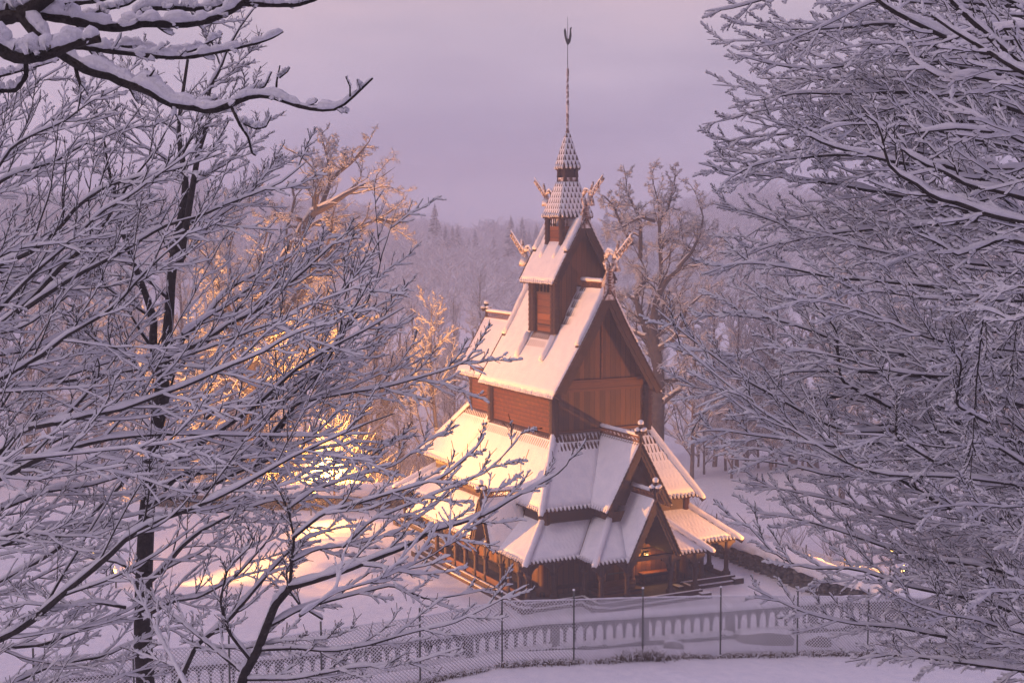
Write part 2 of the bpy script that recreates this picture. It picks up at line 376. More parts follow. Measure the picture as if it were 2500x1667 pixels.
def gable_roof(prefix, prof, y0, y1, parent, z_off=0, bare=None, snow_roll=None, th=.045, rake=True, teeth_on=True, cx=0.0, board=.17, axis='y'):
    """concave gable roof. prof: (half width, height) from ridge to eave"""
    prof = [np.array(p, float) for p in prof]
    # resample
    seg = [0]
    for a, b in zip(prof[:-1], prof[1:]): seg.append(seg[-1] + np.linalg.norm(b-a))
    tt = np.linspace(0, seg[-1], 18)
    px = np.interp(tt, seg, [p[0] for p in prof]); pz = np.interp(tt, seg, [p[1] for p in prof])
    for _ in range(2):
        px[1:-1] = (px[:-2]+2*px[1:-1]+px[2:])/4; pz[1:-1] = (pz[:-2]+2*pz[1:-1]+pz[2:])/4
    def T(x, y, z):      # local of this roof -> church
        return np.array([cx + x, y, z]) if axis == 'y' else np.array([y, cx + x, z])
    for sg in (-1, 1):
        ny = max(6, int(abs(y1-y0)/.2)); ys = np.linspace(y0, y1, ny+1)
        P = np.array([[T(sg*px[i], y, pz[i]) for i in range(18)] for y in ys])
        tx = np.gradient(px); tz = np.gradient(pz); nl = np.hypot(tx, tz)
        nx, nz = -tz/nl, tx/nl
        Nn = np.array([T(sg*nx[i], 0, nz[i]) - T(0, 0, 0) for i in range(18)])
        # slab
        k = 18; low = P - Nn[None]*.075
        V = np.concatenate([P.reshape(-1, 3), low.reshape(-1, 3)]); idx = np.arange((ny+1)*k).reshape(ny+1, k); o2 = (ny+1)*k
        F = [idx[:-1, :-1], idx[1:, :-1], idx[1:, 1:], idx[:-1, 1:]]
        F1 = np.stack(F, -1).reshape(-1, 4)
        side = []
        for j in range(k-1):
            for r_ in (0, ny): side.append([idx[r_, j], idx[r_, j+1], idx[r_, j+1]+o2, idx[r_, j]+o2])
        for r_ in range(ny):
            for j in (0, k-1): side.append([idx[r_, j], idx[r_+1, j], idx[r_+1, j]+o2, idx[r_, j]+o2])
        Fs = np.vstack([F1, F1[:, ::-1]+o2, np.array(side)])
        slab = quads_obj(prefix, V*S, Fs, M['dark_wood'], parent, False)
        e = T(0, 1, 0) - T(0, 0, 0); w = P[0, -2]-P[0, -1]; w /= np.linalg.norm(w)
        A = P[0, -1]; B = P[-1, -1]
        tb = MB(S); sn = MB(S); teeth(sn, tb, A, B, w, Nn[-1])
        tb.build('eave_shingles', M['dark_wood'], slab); sn.build('eave_snow', M['snow'], slab)
        TT = (tt/seg[-1])[None, :].repeat(ny+1, 0); YY = ys[:, None].repeat(18, 1)
        bv = np.vectorize(lambda t, y: bare(t, y, sg) if bare else 0.0)(TT, YY)
        thick = np.maximum(.004, th*(1-.8*np.clip(bv, 0, 1))*(1+.07*rng.standard_normal(P.shape[:2])))
        Q = P + Nn[None]*thick[..., None]
        G = np.zeros((ny+3, 20, 3)); G[1:-1, 1:-1] = Q; G[0, 1:-1] = P[0]; G[-1, 1:-1] = P[-1]; G[1:-1, 0] = Q[:, 0]+np.array([0, 0, .002]); G[1:-1, -1] = P[:, -1]
        G[0, 0] = P[0, 0]; G[-1, 0] = P[-1, 0]; G[0, -1] = P[0, -1]; G[-1, -1] = P[-1, -1]
        bb = np.zeros((ny+3, 20)); bb[1:-1, 1:-1] = bv; bb[0] = bb[1]; bb[-1] = bb[-2]; bb[:, 0] = bb[:, 1]; bb[:, -1] = bb[:, -2]
        idx = np.arange((ny+3)*20).reshape(ny+3, 20)
        F = np.stack([idx[:-1, :-1], idx[1:, :-1], idx[1:, 1:], idx[:-1, 1:]], -1).reshape(-1, 4)
        cum = np.concatenate([[seg[-1]], seg[-1]-tt, [0]])
        uv = np.stack([np.repeat(np.concatenate([[y0], ys, [y1]]), 20)*S, np.tile(cum, ny+3)*S], -1)
        quads_obj('snow_cover', G.reshape(-1, 3)*S, F, M['snow_roof'], slab, True, uv, bb.ravel())
        if snow_roll:
            for yy, sgn in snow_roll:
                i1 = int(18*.5); mb = MB(S)
                mb.tube([T(sg*px[i], yy, pz[i]) + Nn[i]*.08 for i in range(0, i1+1)], [.115 + .01*math.sin(i*2.1) for i in range(i1+1)], 8)
                ro = mb.build('rake_snow', M['snow'], slab, True)
                e2 = MB(S); p_ = T(sg*px[i1], yy, pz[i1]); wv = T(sg*px[i1-1], yy, pz[i1-1]) - p_; wv /= np.linalg.norm(wv)
                for q in (-.08, 0, .08): e2.box(p_ + Nn[i1]*.03 + e*q - wv*.03, (.03, .05, .03), (e, wv, Nn[i1]))
                e2.build('rake_shingle_end', M['dark_wood'], slab)
        if rake:
            # two stepped barge boards with a scalloped lower edge on each gable end
            for yy, dy in ((y0, -1), (y1, 1)):
                mb = MB(S)
                for layer, (o0, wd, dep) in enumerate(((-.02, board, .07), (board*.75, board*.8, .035))):
                    n2 = 40; s2 = np.linspace(0, 1, n2)*(17 - (1 if layer else 0))
                    X = np.interp(s2, range(18), px); Z = np.interp(s2, range(18), pz)
                    NX = np.interp(s2, range(18), nx); NZ = np.interp(s2, range(18), nz)
                    for i in range(n2-1):
                        sc0 = .035*abs(math.sin(i*.55*math.pi*.5)); sc1 = .035*abs(math.sin((i+1)*.55*math.pi*.5))
                        a = (X[i]-NX[i]*o0, Z[i]-NZ[i]*o0); b = (X[i+1]-NX[i+1]*o0, Z[i+1]-NZ[i+1]*o0)
                        c_ = (X[i+1]-NX[i+1]*(o0+wd+sc1), Z[i+1]-NZ[i+1]*(o0+wd+sc1)); d_ = (X[i]-NX[i]*(o0+wd+sc0), Z[i]-NZ[i]*(o0+wd+sc0))
                        q = [(max(0, a[0]), a[1]), (max(0, b[0]), b[1]), (max(0, c_[0]), c_[1]), (max(0, d_[0]), d_[1])]
                        mb.prism([T(sg*u, yy+dy*(.01 if layer else .0), v) for u, v in q], T(0, dy*dep, 0)-T(0, 0, 0))
                # stepped shingle ends along the rake
                nst = int(seg[-1]/.16)
                for i in range(nst):
                    f = (i+.5)/nst*17; xx = np.interp(f, range(18), px); zz = np.interp(f, range(18), pz)
                    nX = np.interp(f, range(18), nx); nZ = np.interp(f, range(18), nz); f2 = f+.3
                    tX = np.interp(min(17, f2), range(18), px)-xx; tZ = np.interp(min(17, f2), range(18), pz)-zz; l = math.hypot(tX, tZ)+1e-6
                    ax = [T(0, 1, 0)-T(0, 0, 0), T(sg*tX/l, 0, tZ/l)-T(0, 0, 0), T(sg*nX, 0, nZ)-T(0, 0, 0)]
                    ax[1] = ax[1]*.99 + ax[2]*.14
                    mb.box(T(sg*xx, yy+dy*.055, zz) + ax[2]*.015, (.055, .085, .018), ax)
                mb.build('barge_board', M['dark_wood'], slab)
    return px, pz

# ---- ground frame: floor, sills, steps
PL = [(-4.1, -4.6), (-1.95, -4.6), (-1.95, -5.72), (1.95, -5.72), (1.95, -4.6), (4.1, -4.6), (4.1, 4.1), (2.6, 4.1), (2.6, 9.6), (-2.6, 9.6), (-2.6, 4.1), (-4.1, 4.1)]
mb = MB(S); mb.prism([(x, y, .02) for x, y in PL], (0, 0, .1)); mb.build('floor', M['concrete'], church)
sill = MB(S); step = MB(S); stsn = MB(S); par = MB(S)
for i in range(len(PL)):
    a = np.array([*PL[i], 0.]); b = np.array([*PL[(i+1) % len(PL)], 0.]); L = np.linalg.norm(b-a); e = (b-a)/L; o = np.array([e[1], -e[0], 0])
    sill.box((a+b)/2 + UP*.18 + o*.0, (L/2+.08, .09, .09), (e, o, UP))
    step.box((a+b)/2 + UP*.05 + o*.16, (L/2+.08, .08, .06), (e, o, UP))
    stsn.box((a+b)/2 + UP*.122 + o*.18, (L/2+.08, .055, .014), (e, o, UP))
    stsn.box((a+b)/2 + UP*.278 + o*.03, (L/2+.05, .045, .01), (e, o, UP))
    c = np.array([*PL[i], 0.]); step.box(c + UP*.09 + o*.1 - e*.1, (.2, .2, .1))
    stsn.box(c + UP*.2 + o*.1 - e*.1, (.19, .19, .012))
so = sill.build('sill_beam', M['dark_wood'], church, bevel=.01)
st = step.build('step', M['dark_wood'], church, bevel=.01)
stsn.build('snow_cover', M['snow'], st, bevel=.01)

# ---- arcade posts
def post(x, y, z1=1.56, r=.082):
    mb = MB(S)
    mb.bx(x-.11, x+.11, y-.11, y+.11, .24, .40)
    mb.lathe((x, y, .4), [(r*1.25, 0), (r*1.25, .06), (r, .1), (r*.95, z1-.95), (r*1.45, z1-.9), (r*1.5, z1-.84), (r*1.1, z1-.8), (r*1.1, z1-.4)], 12)
    # two curved brackets under the plate
    o = mb.build('post', M['dark_wood'], church, False)
    return o
def bracket(mb, p, d, z):
    p = np.array([*p, 0.]); d = np.array([*d, 0.]); s_ = np.array([d[1], -d[0], 0])
    arc = [p + d*(.06) + UP*(z-.62)]
    for a in np.linspace(0, math.pi/2, 6): arc.append(p + d*(.36 - .3*math.cos(a)) + UP*(z-.62+.52*math.sin(a)))
    poly = arc + [p + d*.36 + UP*z, p + d*.02 + UP*z]
    mb.prism([q - s_*.035 for q in poly], s_*.07)
posts_left = [-3.85, -3.1, -2.5, -1.25, -.45, .4, 1.25, 2.1, 2.95, 3.8]
plist = [(-3.95, y, 0) for y in posts_left]
plist += [(-3.0, -4.45, 1), (-3.95, -4.45, 1), (-1.85, -5.6, 1), (-.85, -5.6, 1), (.85, -5.6, 1), (1.85, -5.6, 1), (1.85, -4.5, 1), (-1.85, -4.5, 1), (2.9, -4.45, 1), (3.95, -4.45, 1)]
plist += [(3.95, y, 0) for y in (-3.4, -2.2, -1, .2, 1.4, 2.6, 3.8)]
plist += [(-2.5, y, 0) for y in (5.0, 6.2, 7.3, 8.4, 9.5)] + [(2.5, y, 0) for y in (5.0, 7.2, 9.5)] + [(-1.2, 9.5, 1), (0, 9.5, 1), (1.2, 9.5, 1)]
for x, y, k in plist:
    post(x, y)
for x, y, k in plist:
    for d in (((0, 1), (0, -1)) if k == 0 else ((1, 0), (-1, 0))):
        br = MB(S); bracket(br, (x, y), d, 1.5); br.build('arch_bracket', M['dark_wood'], church)
pl = MB(S)
for i in range(len(PL)):
    a = np.array([*PL[i], 0.])*np.array([.965, .975, 1]); b = np.array([*PL[(i+1) % len(PL)], 0.])*np.array([.965, .975, 1]); L = np.linalg.norm(b-a); e = (b-a)/L; o = np.array([e[1], -e[0], 0])
    pl.box((a+b)/2 + UP*1.56, (L/2+.05, .07, .075), (e, o, UP))
pl.build('wall_plate', M['dark_wood'], church, bevel=.01)
# low plank parapet between the posts on the long sides
for i in range(len(posts_left)-1):
    y0, y1 = posts_left[i]+.1, posts_left[i+1]-.1
    p = MB(S); p.bx(-4.0, -3.93, y0, y1, .27, .48); p.build('parapet_board', M['wood_h'], church, bevel=.008)

# ---- lower (ambulatory) walls
wl = MB(S)
wl.bx(-2.85, 2.85, -3.5, -3.42, .12, 3.15); wl.bx(-2.85, -2.77, -3.42, 3.4, .12, 3.15); wl.bx(2.77, 2.85, -3.42, 3.4, .12, 3.15)
wl.bx(-2.85, 2.85, 3.4, 3.48, .12, 3.15)
wl.bx(-1.4, -1.32, 3.48, 8.3, .12, 3.15); wl.bx(1.32, 1.4, 3.48, 8.3, .12, 3.15); wl.bx(-1.4, 1.4, 8.3, 8.38, .12, 3.15)
wl.build('aisle_wall', M['wood'], church)
# horizontal frame timbers on the side wall
tr = MB(S)
for z in (1.25, .35):
    tr.bx(-2.9, -2.852, -3.4, 3.4, z-.06, z+.06); tr.bx(-2.8, 2.8, -3.55, -3.502, z-.06, z+.06)
tr.build('wall_rail', M['dark_wood'], church)
for x, y in ((-2.8, -3.45), (2.8, -3.45), (-2.8, 3.42), (2.8, 3.42)):
    mb = MB(S); mb.lathe((x, y, .1), [(.3, 0), (.3, .18), (.2, .32), (.2, 3.0)], 16); mb.build('corner_stave', M['wood'], church, True)
# portal: arched door, carved surround, bench
mb = MB(S)
arch = [(-.42, 1.35)] + [(-.42*math.cos(a), 1.35+.42*math.sin(a)) for a in np.linspace(0, math.pi, 12)] + [(.42, 1.35)]
mb.prism([(x, -3.55, z) for x, z in [(-.42, .14)] + arch + [(.42, .14)]], (0, -.04, 0))
door = mb.build('portal_door', M['wood'], church)
hd = MB(S)
for z in (.6, 1.2): hd.bx(-.4, .3, -3.605, -3.592, z-.025, z+.025)
hd.tube([(.3+.06*math.cos(a), -3.62, .95+.06*math.sin(a)) for a in np.linspace(0, 6.28, 10)], .012, 5)
hd.build('door_ironwork', M['metal'], door)
mb = MB(S)
for s_ in (-1, 1): mb.lathe((s_*.58, -3.6, .12), [(.13, 0), (.13, .2), (.09, .25), (.09, 1.3), (.13, 1.36), (.13, 1.45)], 10)
mb.tube([(.58*math.cos(a), -3.6, 1.5+.62*math.sin(a)) for a in np.linspace(0, math.pi, 14)], .09, 6)
mb.build('portal_surround', M['carved'], church)
mb = MB(S); mb.bx(.8, 2.2, -3.95, -3.62, .48, .54); mb.bx(.85, .93, -3.9, -3.65, .12, .48); mb.bx(2.07, 2.15, -3.9, -3.65, .12, .48); mb.build('wall_bench', M['wood_h'], church)
mb = MB(S); mb.bx(1.05, 1.25, -3.62, -3.52, 1.0, 1.2); wlp = mb.build('wall_lamp', M['housing'], church); mb = MB(S); mb.blob((1.15, -3.66, 1.08), (.06, .05, .07), 8, 6); mb.build('lamp_glass', M['far_lens'], wlp)
ld = bpy.data.lights.new('porch_light', 'POINT'); ld.energy = 40; ld.color = (1, .45, .1); ld.shadow_soft_size = .08
lo = bpy.data.objects.new('porch_light', ld); C.objects.link(lo); lo.parent = church; lo.location = (1.15*S, -3.85*S, 1.05*S)
mb = MB(S); mb.bx(-1.3, .3, -4.75, -3.95, .12, .3); mb.bx(-1.1, .1, -4.6, -3.95, .3, .46); mb.build('portal_step', M['wood_h'], church, bevel=.01)
mb = MB(S); mb.bx(-.95, -.88, -4.62, -3.5, 2.55, 3.15); mb.bx(.88, .95, -4.62, -3.5, 2.55, 3.15); mb.bx(-.88, .88, -4.62, -4.55, 2.55, 3.0); mb.build('bay_wall', M['wood'], church)

# ---- ambulatory roof: panels between inner and outer outline
zi, zo = 2.70, 1.67
INR = [(-2.85, -3.42), (-.9, -3.42), (-.9, -4.52), (.9, -4.52), (.9, -3.42), (2.85, -3.42), (2.85, 3.4), (1.38, 3.4), (1.38, 8.4), (-1.38, 8.4), (-1.38, 3.4), (-2.85, 3.4)]
OUT = [(-4.13, -4.7), (-2.16, -4.7), (-2.16, -5.8), (2.16, -5.8), (2.16, -4.7), (4.13, -4.7), (4.13, 4.68), (2.66, 4.68), (2.66, 9.68), (-2.66, 9.68), (-2.66, 4.68), (-4.13, 4.68)]
n_ = len(INR)
for i in range(n_):
    j = (i+1) % n_
    A = (*OUT[i], zo); B = (*OUT[j], zo); Cc = (*INR[j], zi); D = (*INR[i], zi)
    if i == 2:   # the front panel is interrupted by the porch gable
        for (xa, xb, ia, ib) in ((-2.16, -.93, -.9, -.5), (.93, 2.16, .5, .9)):
            panel('ambulatory_roof', (xa, -5.8, zo), (xb, -5.8, zo), (ib, -4.52, zi), (ia, -4.52, zi), church, lambda t, s: max(0, (t-.86)*5))
        continue
    panel('ambulatory_roof', A, B, Cc, D, church, lambda t, s: max(0, (t-.88)*5))
for i, kind in enumerate('hvhhvhhvhhvh'):
    P0 = np.array([*OUT[i], zo]); P1 = np.array([*INR[i], zi])
    if kind == 'h': hip(P0, P1, church)
    else:
        mb = MB(S); mb.tube([P0+UP*.03, P1+UP*.03], .022, 5); mb.build('valley_board', M['dark_wood'], church)
# ---- middle skirt roof on the aisles
z2, zn = 3.165, 5.47
def sk_bare(t, s): return max(0.0, (t-.72)*5.0)
IN2 = [(-1.87, -2.4), (1.87, -2.4), (1.87, 2.4), (-1.87, 2.4)]; OU2 = [(-3.13, -3.87), (3.13, -3.87), (3.13, 3.87), (-3.13, 3.87)]
mb = MB(S)
mb.bx(-2.95, 2.95, -3.6, 3.6, 2.6, 3.13); mb.bx(-1.6, 1.6, 3.4, 8.3, 2.6, 3.13); mb.build('aisle_band', M['dark_wood'], church)
for i in range(4):
    j = (i+1) % 4
    if i == 0:
        # front slope: two pieces beside the dormer, joined above it
        f = lambda x, z: (x, -3.87 + (z-z2)/(zn-z2)*1.47, z)
        panel('skirt_roof', (-3.13, -3.87, z2), (-1.1, -3.87, z2), (-.02, -2.4, zn), (-1.87, -2.4, zn), church, lambda t, s: max(0, (t-.4)*2.0)*(1.3 if s > .2 else 1))
        panel('skirt_roof', (1.1, -3.87, z2), (3.13, -3.87, z2), (1.87, -2.4, zn), (.02, -2.4, zn), church, lambda t, s: max(0, (t-.35)*1.5)*1.0)
    else:
        panel('skirt_roof', (*OU2[i], z2), (*OU2[j], z2), (*IN2[j], zn), (*IN2[i], zn), church, sk_bare)
for i in range(4):
    if i in (0, 1, 3): hip((*OU2[i], z2), (*IN2[i], zn), church)
# chancel skirt
CI = [(-1.21, 2.4), (-1.21, 5.75), (1.21, 5.75), (1.21, 2.4)]; CO = [(-2.02, 3.0), (-2.02, 8.75), (2.02, 8.75), (2.02, 3.0)]
panel('chancel_skirt_roof', (-2.02, 8.75, z2+.05), (-2.02, 3.1, z2+.05), (-1.21, 2.4, zn), (-1.21, 5.75, zn), church, sk_bare)
panel('chancel_skirt_roof', (2.02, 3.1, z2+.05), (2.02, 8.75, z2+.05), (1.21, 5.75, zn), (1.21, 2.4, zn), church, sk_bare)
panel('chancel_skirt_roof', (2.02, 8.75, z2+.05), (-2.02, 8.75, z2+.05), (-1.21, 5.75, zn), (1.21, 5.75, zn), church, sk_bare)
for s_ in (-1, 1): hip((s_*2.02, 8.75, z2+.05), (s_*1.21, 5.75, zn), church)

# ---- front dormer gable and porch gables
dprof = [(0, 5.33), (.14, 5.08), (.4, 4.62), (.8, 3.9), (1.22, 3.165)]
gable_roof('dormer_roof', dprof, -5.04, -2.45, church, rake=True, bare=lambda t, y, sg: max(0, .5-t*6), board=.13)
crest((0, -4.98, 5.36), (0, -2.45, 5.36), church, .2)
finial(0, -5.04, 5.3, church, .85)
pprof = [(0, 3.6), (.1, 3.4), (.35, 2.9), (.65, 2.3), (.96, 1.67)]
gable_roof('porch_roof', pprof, -5.99, -4.1, church, rake=True, board=.12)
crest((0, -5.95, 3.62), (0, -4.55, 3.62), church, .2)
finial(0, -5.98, 3.55, church, .8)
mb = MB(S); mb.prism([(-1.0, -4.5, z2), (1.0, -4.5, z2), (0, -4.5, 5.0)], (0, .06, 0)); mb.build('dormer_gable', M['dark_wood'], church)
sprof = [(0, 3.3), (.08, 3.15), (.3, 2.7), (.5, 2.25), (.74, 1.67)]
gable_roof('side_porch_roof', sprof, -4.42, -2.86, church, rake=True, cx=-1.87, axis='x', board=.1)
crest((-4.4, -1.87, 3.32), (-2.9, -1.87, 3.32), church, .2)
finial(-4.42, -1.87, 3.25, church, .72)

# ---- nave and chancel upper walls
for x in (-1.87, 1.87):
    mb = MB(S); mb.bx(x-.04, x+.04, -2.36, 2.36, 5.3, 7.2); mb.build('nave_side_wall', M['shingle_wall'], church)
for x in (-1.21, 1.21):
    mb = MB(S); mb.bx(x-.04, x+.04, 2.4, 5.7, 5.3, 7.0); mb.build('chancel_side_wall', M['shingle_wall'], church)
mb = MB(S); mb.prism([(-1.83, -2.44, 5.35), (1.83, -2.44, 5.35), (1.83, -2.44, 7.1), (.45, -2.44, 9.5), (0, -2.44, 10.1), (-.45, -2.44, 9.5), (-1.83, -2.44, 7.1)], (0, .08, 0))
gw = mb.build('gable_wall', M['wood'], church)
mb = MB(S); mb.bx(-1.7, 1.7, -2.49, -2.442, 7.17, 7.25); mb.bx(-1.8, 1.8, -2.5, -2.442, 5.42, 5.52); mb.bx(-.03, .03, -2.475, -2.442, 7.25, 9.6)
mb.bx(-1.7, 1.7, -2.465, -2.442, 6.85, 7.17); mb.build('tie_beam', M['wood_h'], gw, bevel=.01)
mb = MB(S)
for z in np.arange(5.5, 6.8, .24): mb.blob((0.2, -2.47, z-.02), (.02, .03, .02), 6, 4) if False else None
mb.prism([(-1.83, 2.36, 5.35), (1.83, 2.36, 5.35), (1.83, 2.36, 7.1), (0, 2.36, 10.1), (-1.83, 2.36, 7.1)], (0, .08, 0)); mb.build('rear_gable_wall', M['wood'], church)
mb = MB(S); mb.prism([(-1.2, 5.66, 5.35), (1.2, 5.66, 5.35), (1.2, 5.66, 6.9), (0, 5.66, 8.7), (-1.2, 5.66, 6.9)], (0, .08, 0)); mb.build('chancel_gable_wall', M['wood'], church)
def scale_post(x, y, z0, z1, r, parent, sides=10):
    mb = MB(S); n = int((z1-z0)/.17); prof = []
    for i in range(n):
        a = z0+(z1-z0)*i/n; prof += [(r*1.16, a), (r*1.12, a+.02), (r*.86, z0+(z1-z0)*(i+1)/n-.005)]
    mb.lathe((x, y, 0), prof, sides); return mb.build('corner_post', M['dark_wood'], parent)
for x, y in ((-1.84, -2.38), (1.84, -2.38), (-1.84, 2.34), (1.84, 2.34)): scale_post(x*1.03, y*1.03, 5.35, 6.95, .17, church)
for x, y in ((-1.2, 5.62), (1.2, 5.62)): scale_post(x, y, 5.35, 6.85, .11, church)

# ---- main roof
mprof = [(0, 10.38), (.2, 10.12), (.38, 9.75), (.68, 9.18), (1.22, 8.28), (1.7, 7.5), (2.14, 6.79)]
def mbare(t, y, sg):
    b = 0.0
    if abs(y) < 1.2 and t < .86 and t > .25: b = 1.1*max(0, 1-(t-.46)/.2)*(1 if abs(y) < .8 else max(0, (1.15-abs(y))/.35)*.6)
    if -1.75 < y < -1.0 and t < .4: b = max(b, 1.1*(1-abs(y+1.05)/.6))
    return b
gable_roof('main_roof', mprof, -2.9, 2.95, church, bare=mbare, snow_roll=((-2.78, 1), (2.83, 1)), board=.2, th=.045)
for s_ in (-1, 1):
    for y in (-.95, .95):     # snow rolls running down from the tower's corner posts
        mb = MB(S); P = [(s_*x, y, z) for x, z in ((1.06, 8.66), (1.22, 8.38), (1.45, 8.02), (1.58, 7.8))]
        mb.tube([np.array(p)+np.array([s_*.05, 0, .03]) for p in P], [.1, .12, .12, .09], 8); mb.build('roof_snow_roll', M['snow'], church, True)
crest((0, -2.5, 10.36), (0, -1.03, 10.36), church, .27)
crest((0, 1.03, 10.36), (0, 2.5, 10.36), church, .27)
cprof = [(0, 8.82), (.15, 8.6), (.4, 8.15), (.8, 7.5), (1.3, 6.72)]
gable_roof('chancel_roof', cprof, 2.4, 6.8, church, board=.13)
crest((0, 2.6, 8.84), (0, 6.7, 8.84), church, .24)
finial(0, 6.75, 8.8, church, .75)

# ---- second tier: tower body and its gable roof
mb = MB(S)
for x in (-.9, .9): mb.bx(x-.03, x+.03, -.88, .88, 8.7, 10.12)
mb.build('tower_side_panel', M['wood_h'], church)
mb = MB(S); 
for y in (-.88, .88):
    mb.bx(-.95, -.14, y-.03, y+.03, 8.7, 10.95); mb.bx(.14, .95, y-.03, y+.03, 8.7, 10.95); mb.bx(-.14, .14, y-.03, y+.03, 8.7, 10.2); mb.bx(-.14, .14, y-.03, y+.03, 10.45, 10.95)
    mb.prism([(-1.1, y-.03, 10.95), (1.1, y-.03, 10.95), (.35, y-.03, 12.1), (0, y-.03, 12.6), (-.35, y-.03, 12.1)], (0, .06, 0))
mb.build('tower_gable_wall', M['wood'], church)
mb = MB(S)   # open gallery under the eaves: small turned balusters, rail
for x in (-.92, .92):
    mb.bx(x-.035, x+.035, -.9, .9, 10.12, 10.2); mb.bx(x-.04, x+.04, -.95, .95, 10.5, 10.75)
    for y in np.linspace(-.62, .62, 6): mb.lathe((x, y, 10.2), [(.03, 0), (.045, .08), (.025, .15), (.04, .24), (.03, .31)], 6)
    mb.bx(x-.05, x+.05, -.64, .64, 8.98, 9.03); mb.bx(x-.045, x+.045, -.64, -.6, 8.8, 10.12); mb.bx(x-.045, x+.045, .6, .64, 8.8, 10.12)
mb.build('gallery_rail', M['dark_wood'], church)
for x, y in ((-.93, -.9), (.93, -.9), (-.93, .9), (.93, .9)):
    for dx, dy in ((0, 0), (0, -.2*np.sign(y))): scale_post(x*1.05, (y+dy)*1.04, 8.75 , 10.75, .125, church)
t2 = [(0, 12.85), (.14, 12.62), (.3, 12.3), (.5, 11.95), (.8, 11.45), (1.25, 10.62)]
def t2bare(t, y, sg):
    return .9*max(0, 1-(t-.3)/.14) if (abs(y) < .62 and t > .12) else 0.0
gable_roof('upper_roof', t2, -1.27, 1.27, church, bare=t2bare, snow_roll=((-1.17, 1), (1.17, 1)), board=.13)
for s_ in (-1, 1):
    for y in (-.5, .5):
        mb = MB(S); mb.tube([(s_*(x+.04), y, z+.02) for x, z in ((.56, 11.85), (.7, 11.62), (.82, 11.42))], [.07, .09, .06], 8); mb.build('roof_snow_roll', M['snow'], church, True)

# ---- third tier: small square tower, hipped scale roof, lantern, spire
mb = MB(S)
for x in (-.48, .48): mb.bx(x-.025, x+.025, -.5, .5, 11.6, 12.55)
for y in (-.48, .48): mb.bx(-.5, .5, y-.025, y+.025, 11.6, 12.55)
mb.bx(-.55, .55, -.55, .55, 12.82, 12.98)
mb.build('belfry_panel', M['wood_h'], church)
for a in np.linspace(-.3, .3, 3):
    for s_ in (-1, 1):
        for p_ in ((s_*.5, a), (a, s_*.5)):
            mb = MB(S); mb.lathe((*p_, 12.55), [(.03, 0), (.04, .08), (.02, .13), (.03, .27)], 6); mb.build('belfry_baluster', M['dark_wood'], church)
for x in (-.52, .52):
    for y in (-.52, .52): scale_post(x*1.02, y*1.02, 11.55, 12.95, .11, church)
def pyramid(a0, z0, a1, z1, name, bare):
    for i in range(4):
        c = [(-1, -1), (1, -1), (1, 1), (-1, 1)]; p, q = c[i], c[(i+1) % 4]
        panel(name, (p[0]*a0, p[1]*a0, z0), (q[0]*a0, q[1]*a0, z0), (q[0]*a1, q[1]*a1, z1), (p[0]*a1, p[1]*a1, z1), church, bare, th=.03, mat='snow_scales')
pyramid(.664, 12.98, .30, 14.14, 'belfry_roof', lambda t, s: .5)
mb = MB(S)
mb.bx(-.2, .2, -.2, .2, 14.1, 14.72)
mb.build('lantern_core', M['dark_wood'], church)
for x in (-.23, .23):
    for y in (-.23, .23): scale_post(x, y, 14.1, 14.74, .075, church, 8)
mb = MB(S)
for s_ in (-1, 1): mb.bx(-.2, .2, s_*.26-.02, s_*.26+.02, 14.12, 14.3); mb.bx(s_*.26-.02, s_*.26+.02, -.2, .2, 14.12, 14.3)
mb.build('lantern_sill', M['frosted'], church)
pyramid(.331, 14.717, .06, 15.87, 'spire_roof', lambda t, s: .62)
mb = MB(S)
mb.lathe((0, 0, 15.8), [(.075, 0), (.08, .05), (.055, .09), (.075, .13), (.05, .2), (.048, 1.0), (.07, 1.03), (.05, 1.07), (.07, 1.1), (.045, 1.15), (.043, 1.68), (.06, 1.71), (.04, 1.75), (.038, 2.1), (.055, 2.15), (.045, 2.35), (.02, 2.42)], 10)
mb.build('spire', M['frosted'], church, True)
mb = MB(S); mb.tube([(0, 0, 18.2), (0, 0, 20.0)], [.014, .006], 6); rod = mb.build('vane_rod', M['metal'], church)
mb = MB(S)   # weathercock silhouette, a flat cut sheet: body with raised tail and neck
tail = [(.03, 19.02), (.12, 19.12), (.17, 19.35), (.15, 19.55), (.19, 19.66), (.11, 19.62), (.09, 19.4), (.05, 19.25), (0, 19.2)]
neck = [(-.02, 19.2), (-.05, 19.3), (-.08, 19.5), (-.12, 19.6), (-.17, 19.52), (-.15, 19.35), (-.1, 19.18), (-.03, 19.03)]
mb.prism([(x*.9, -.02, z) for x, z in tail + neck], (0, .03, 0)); mb.build('weathercock', M['metal'], rod)

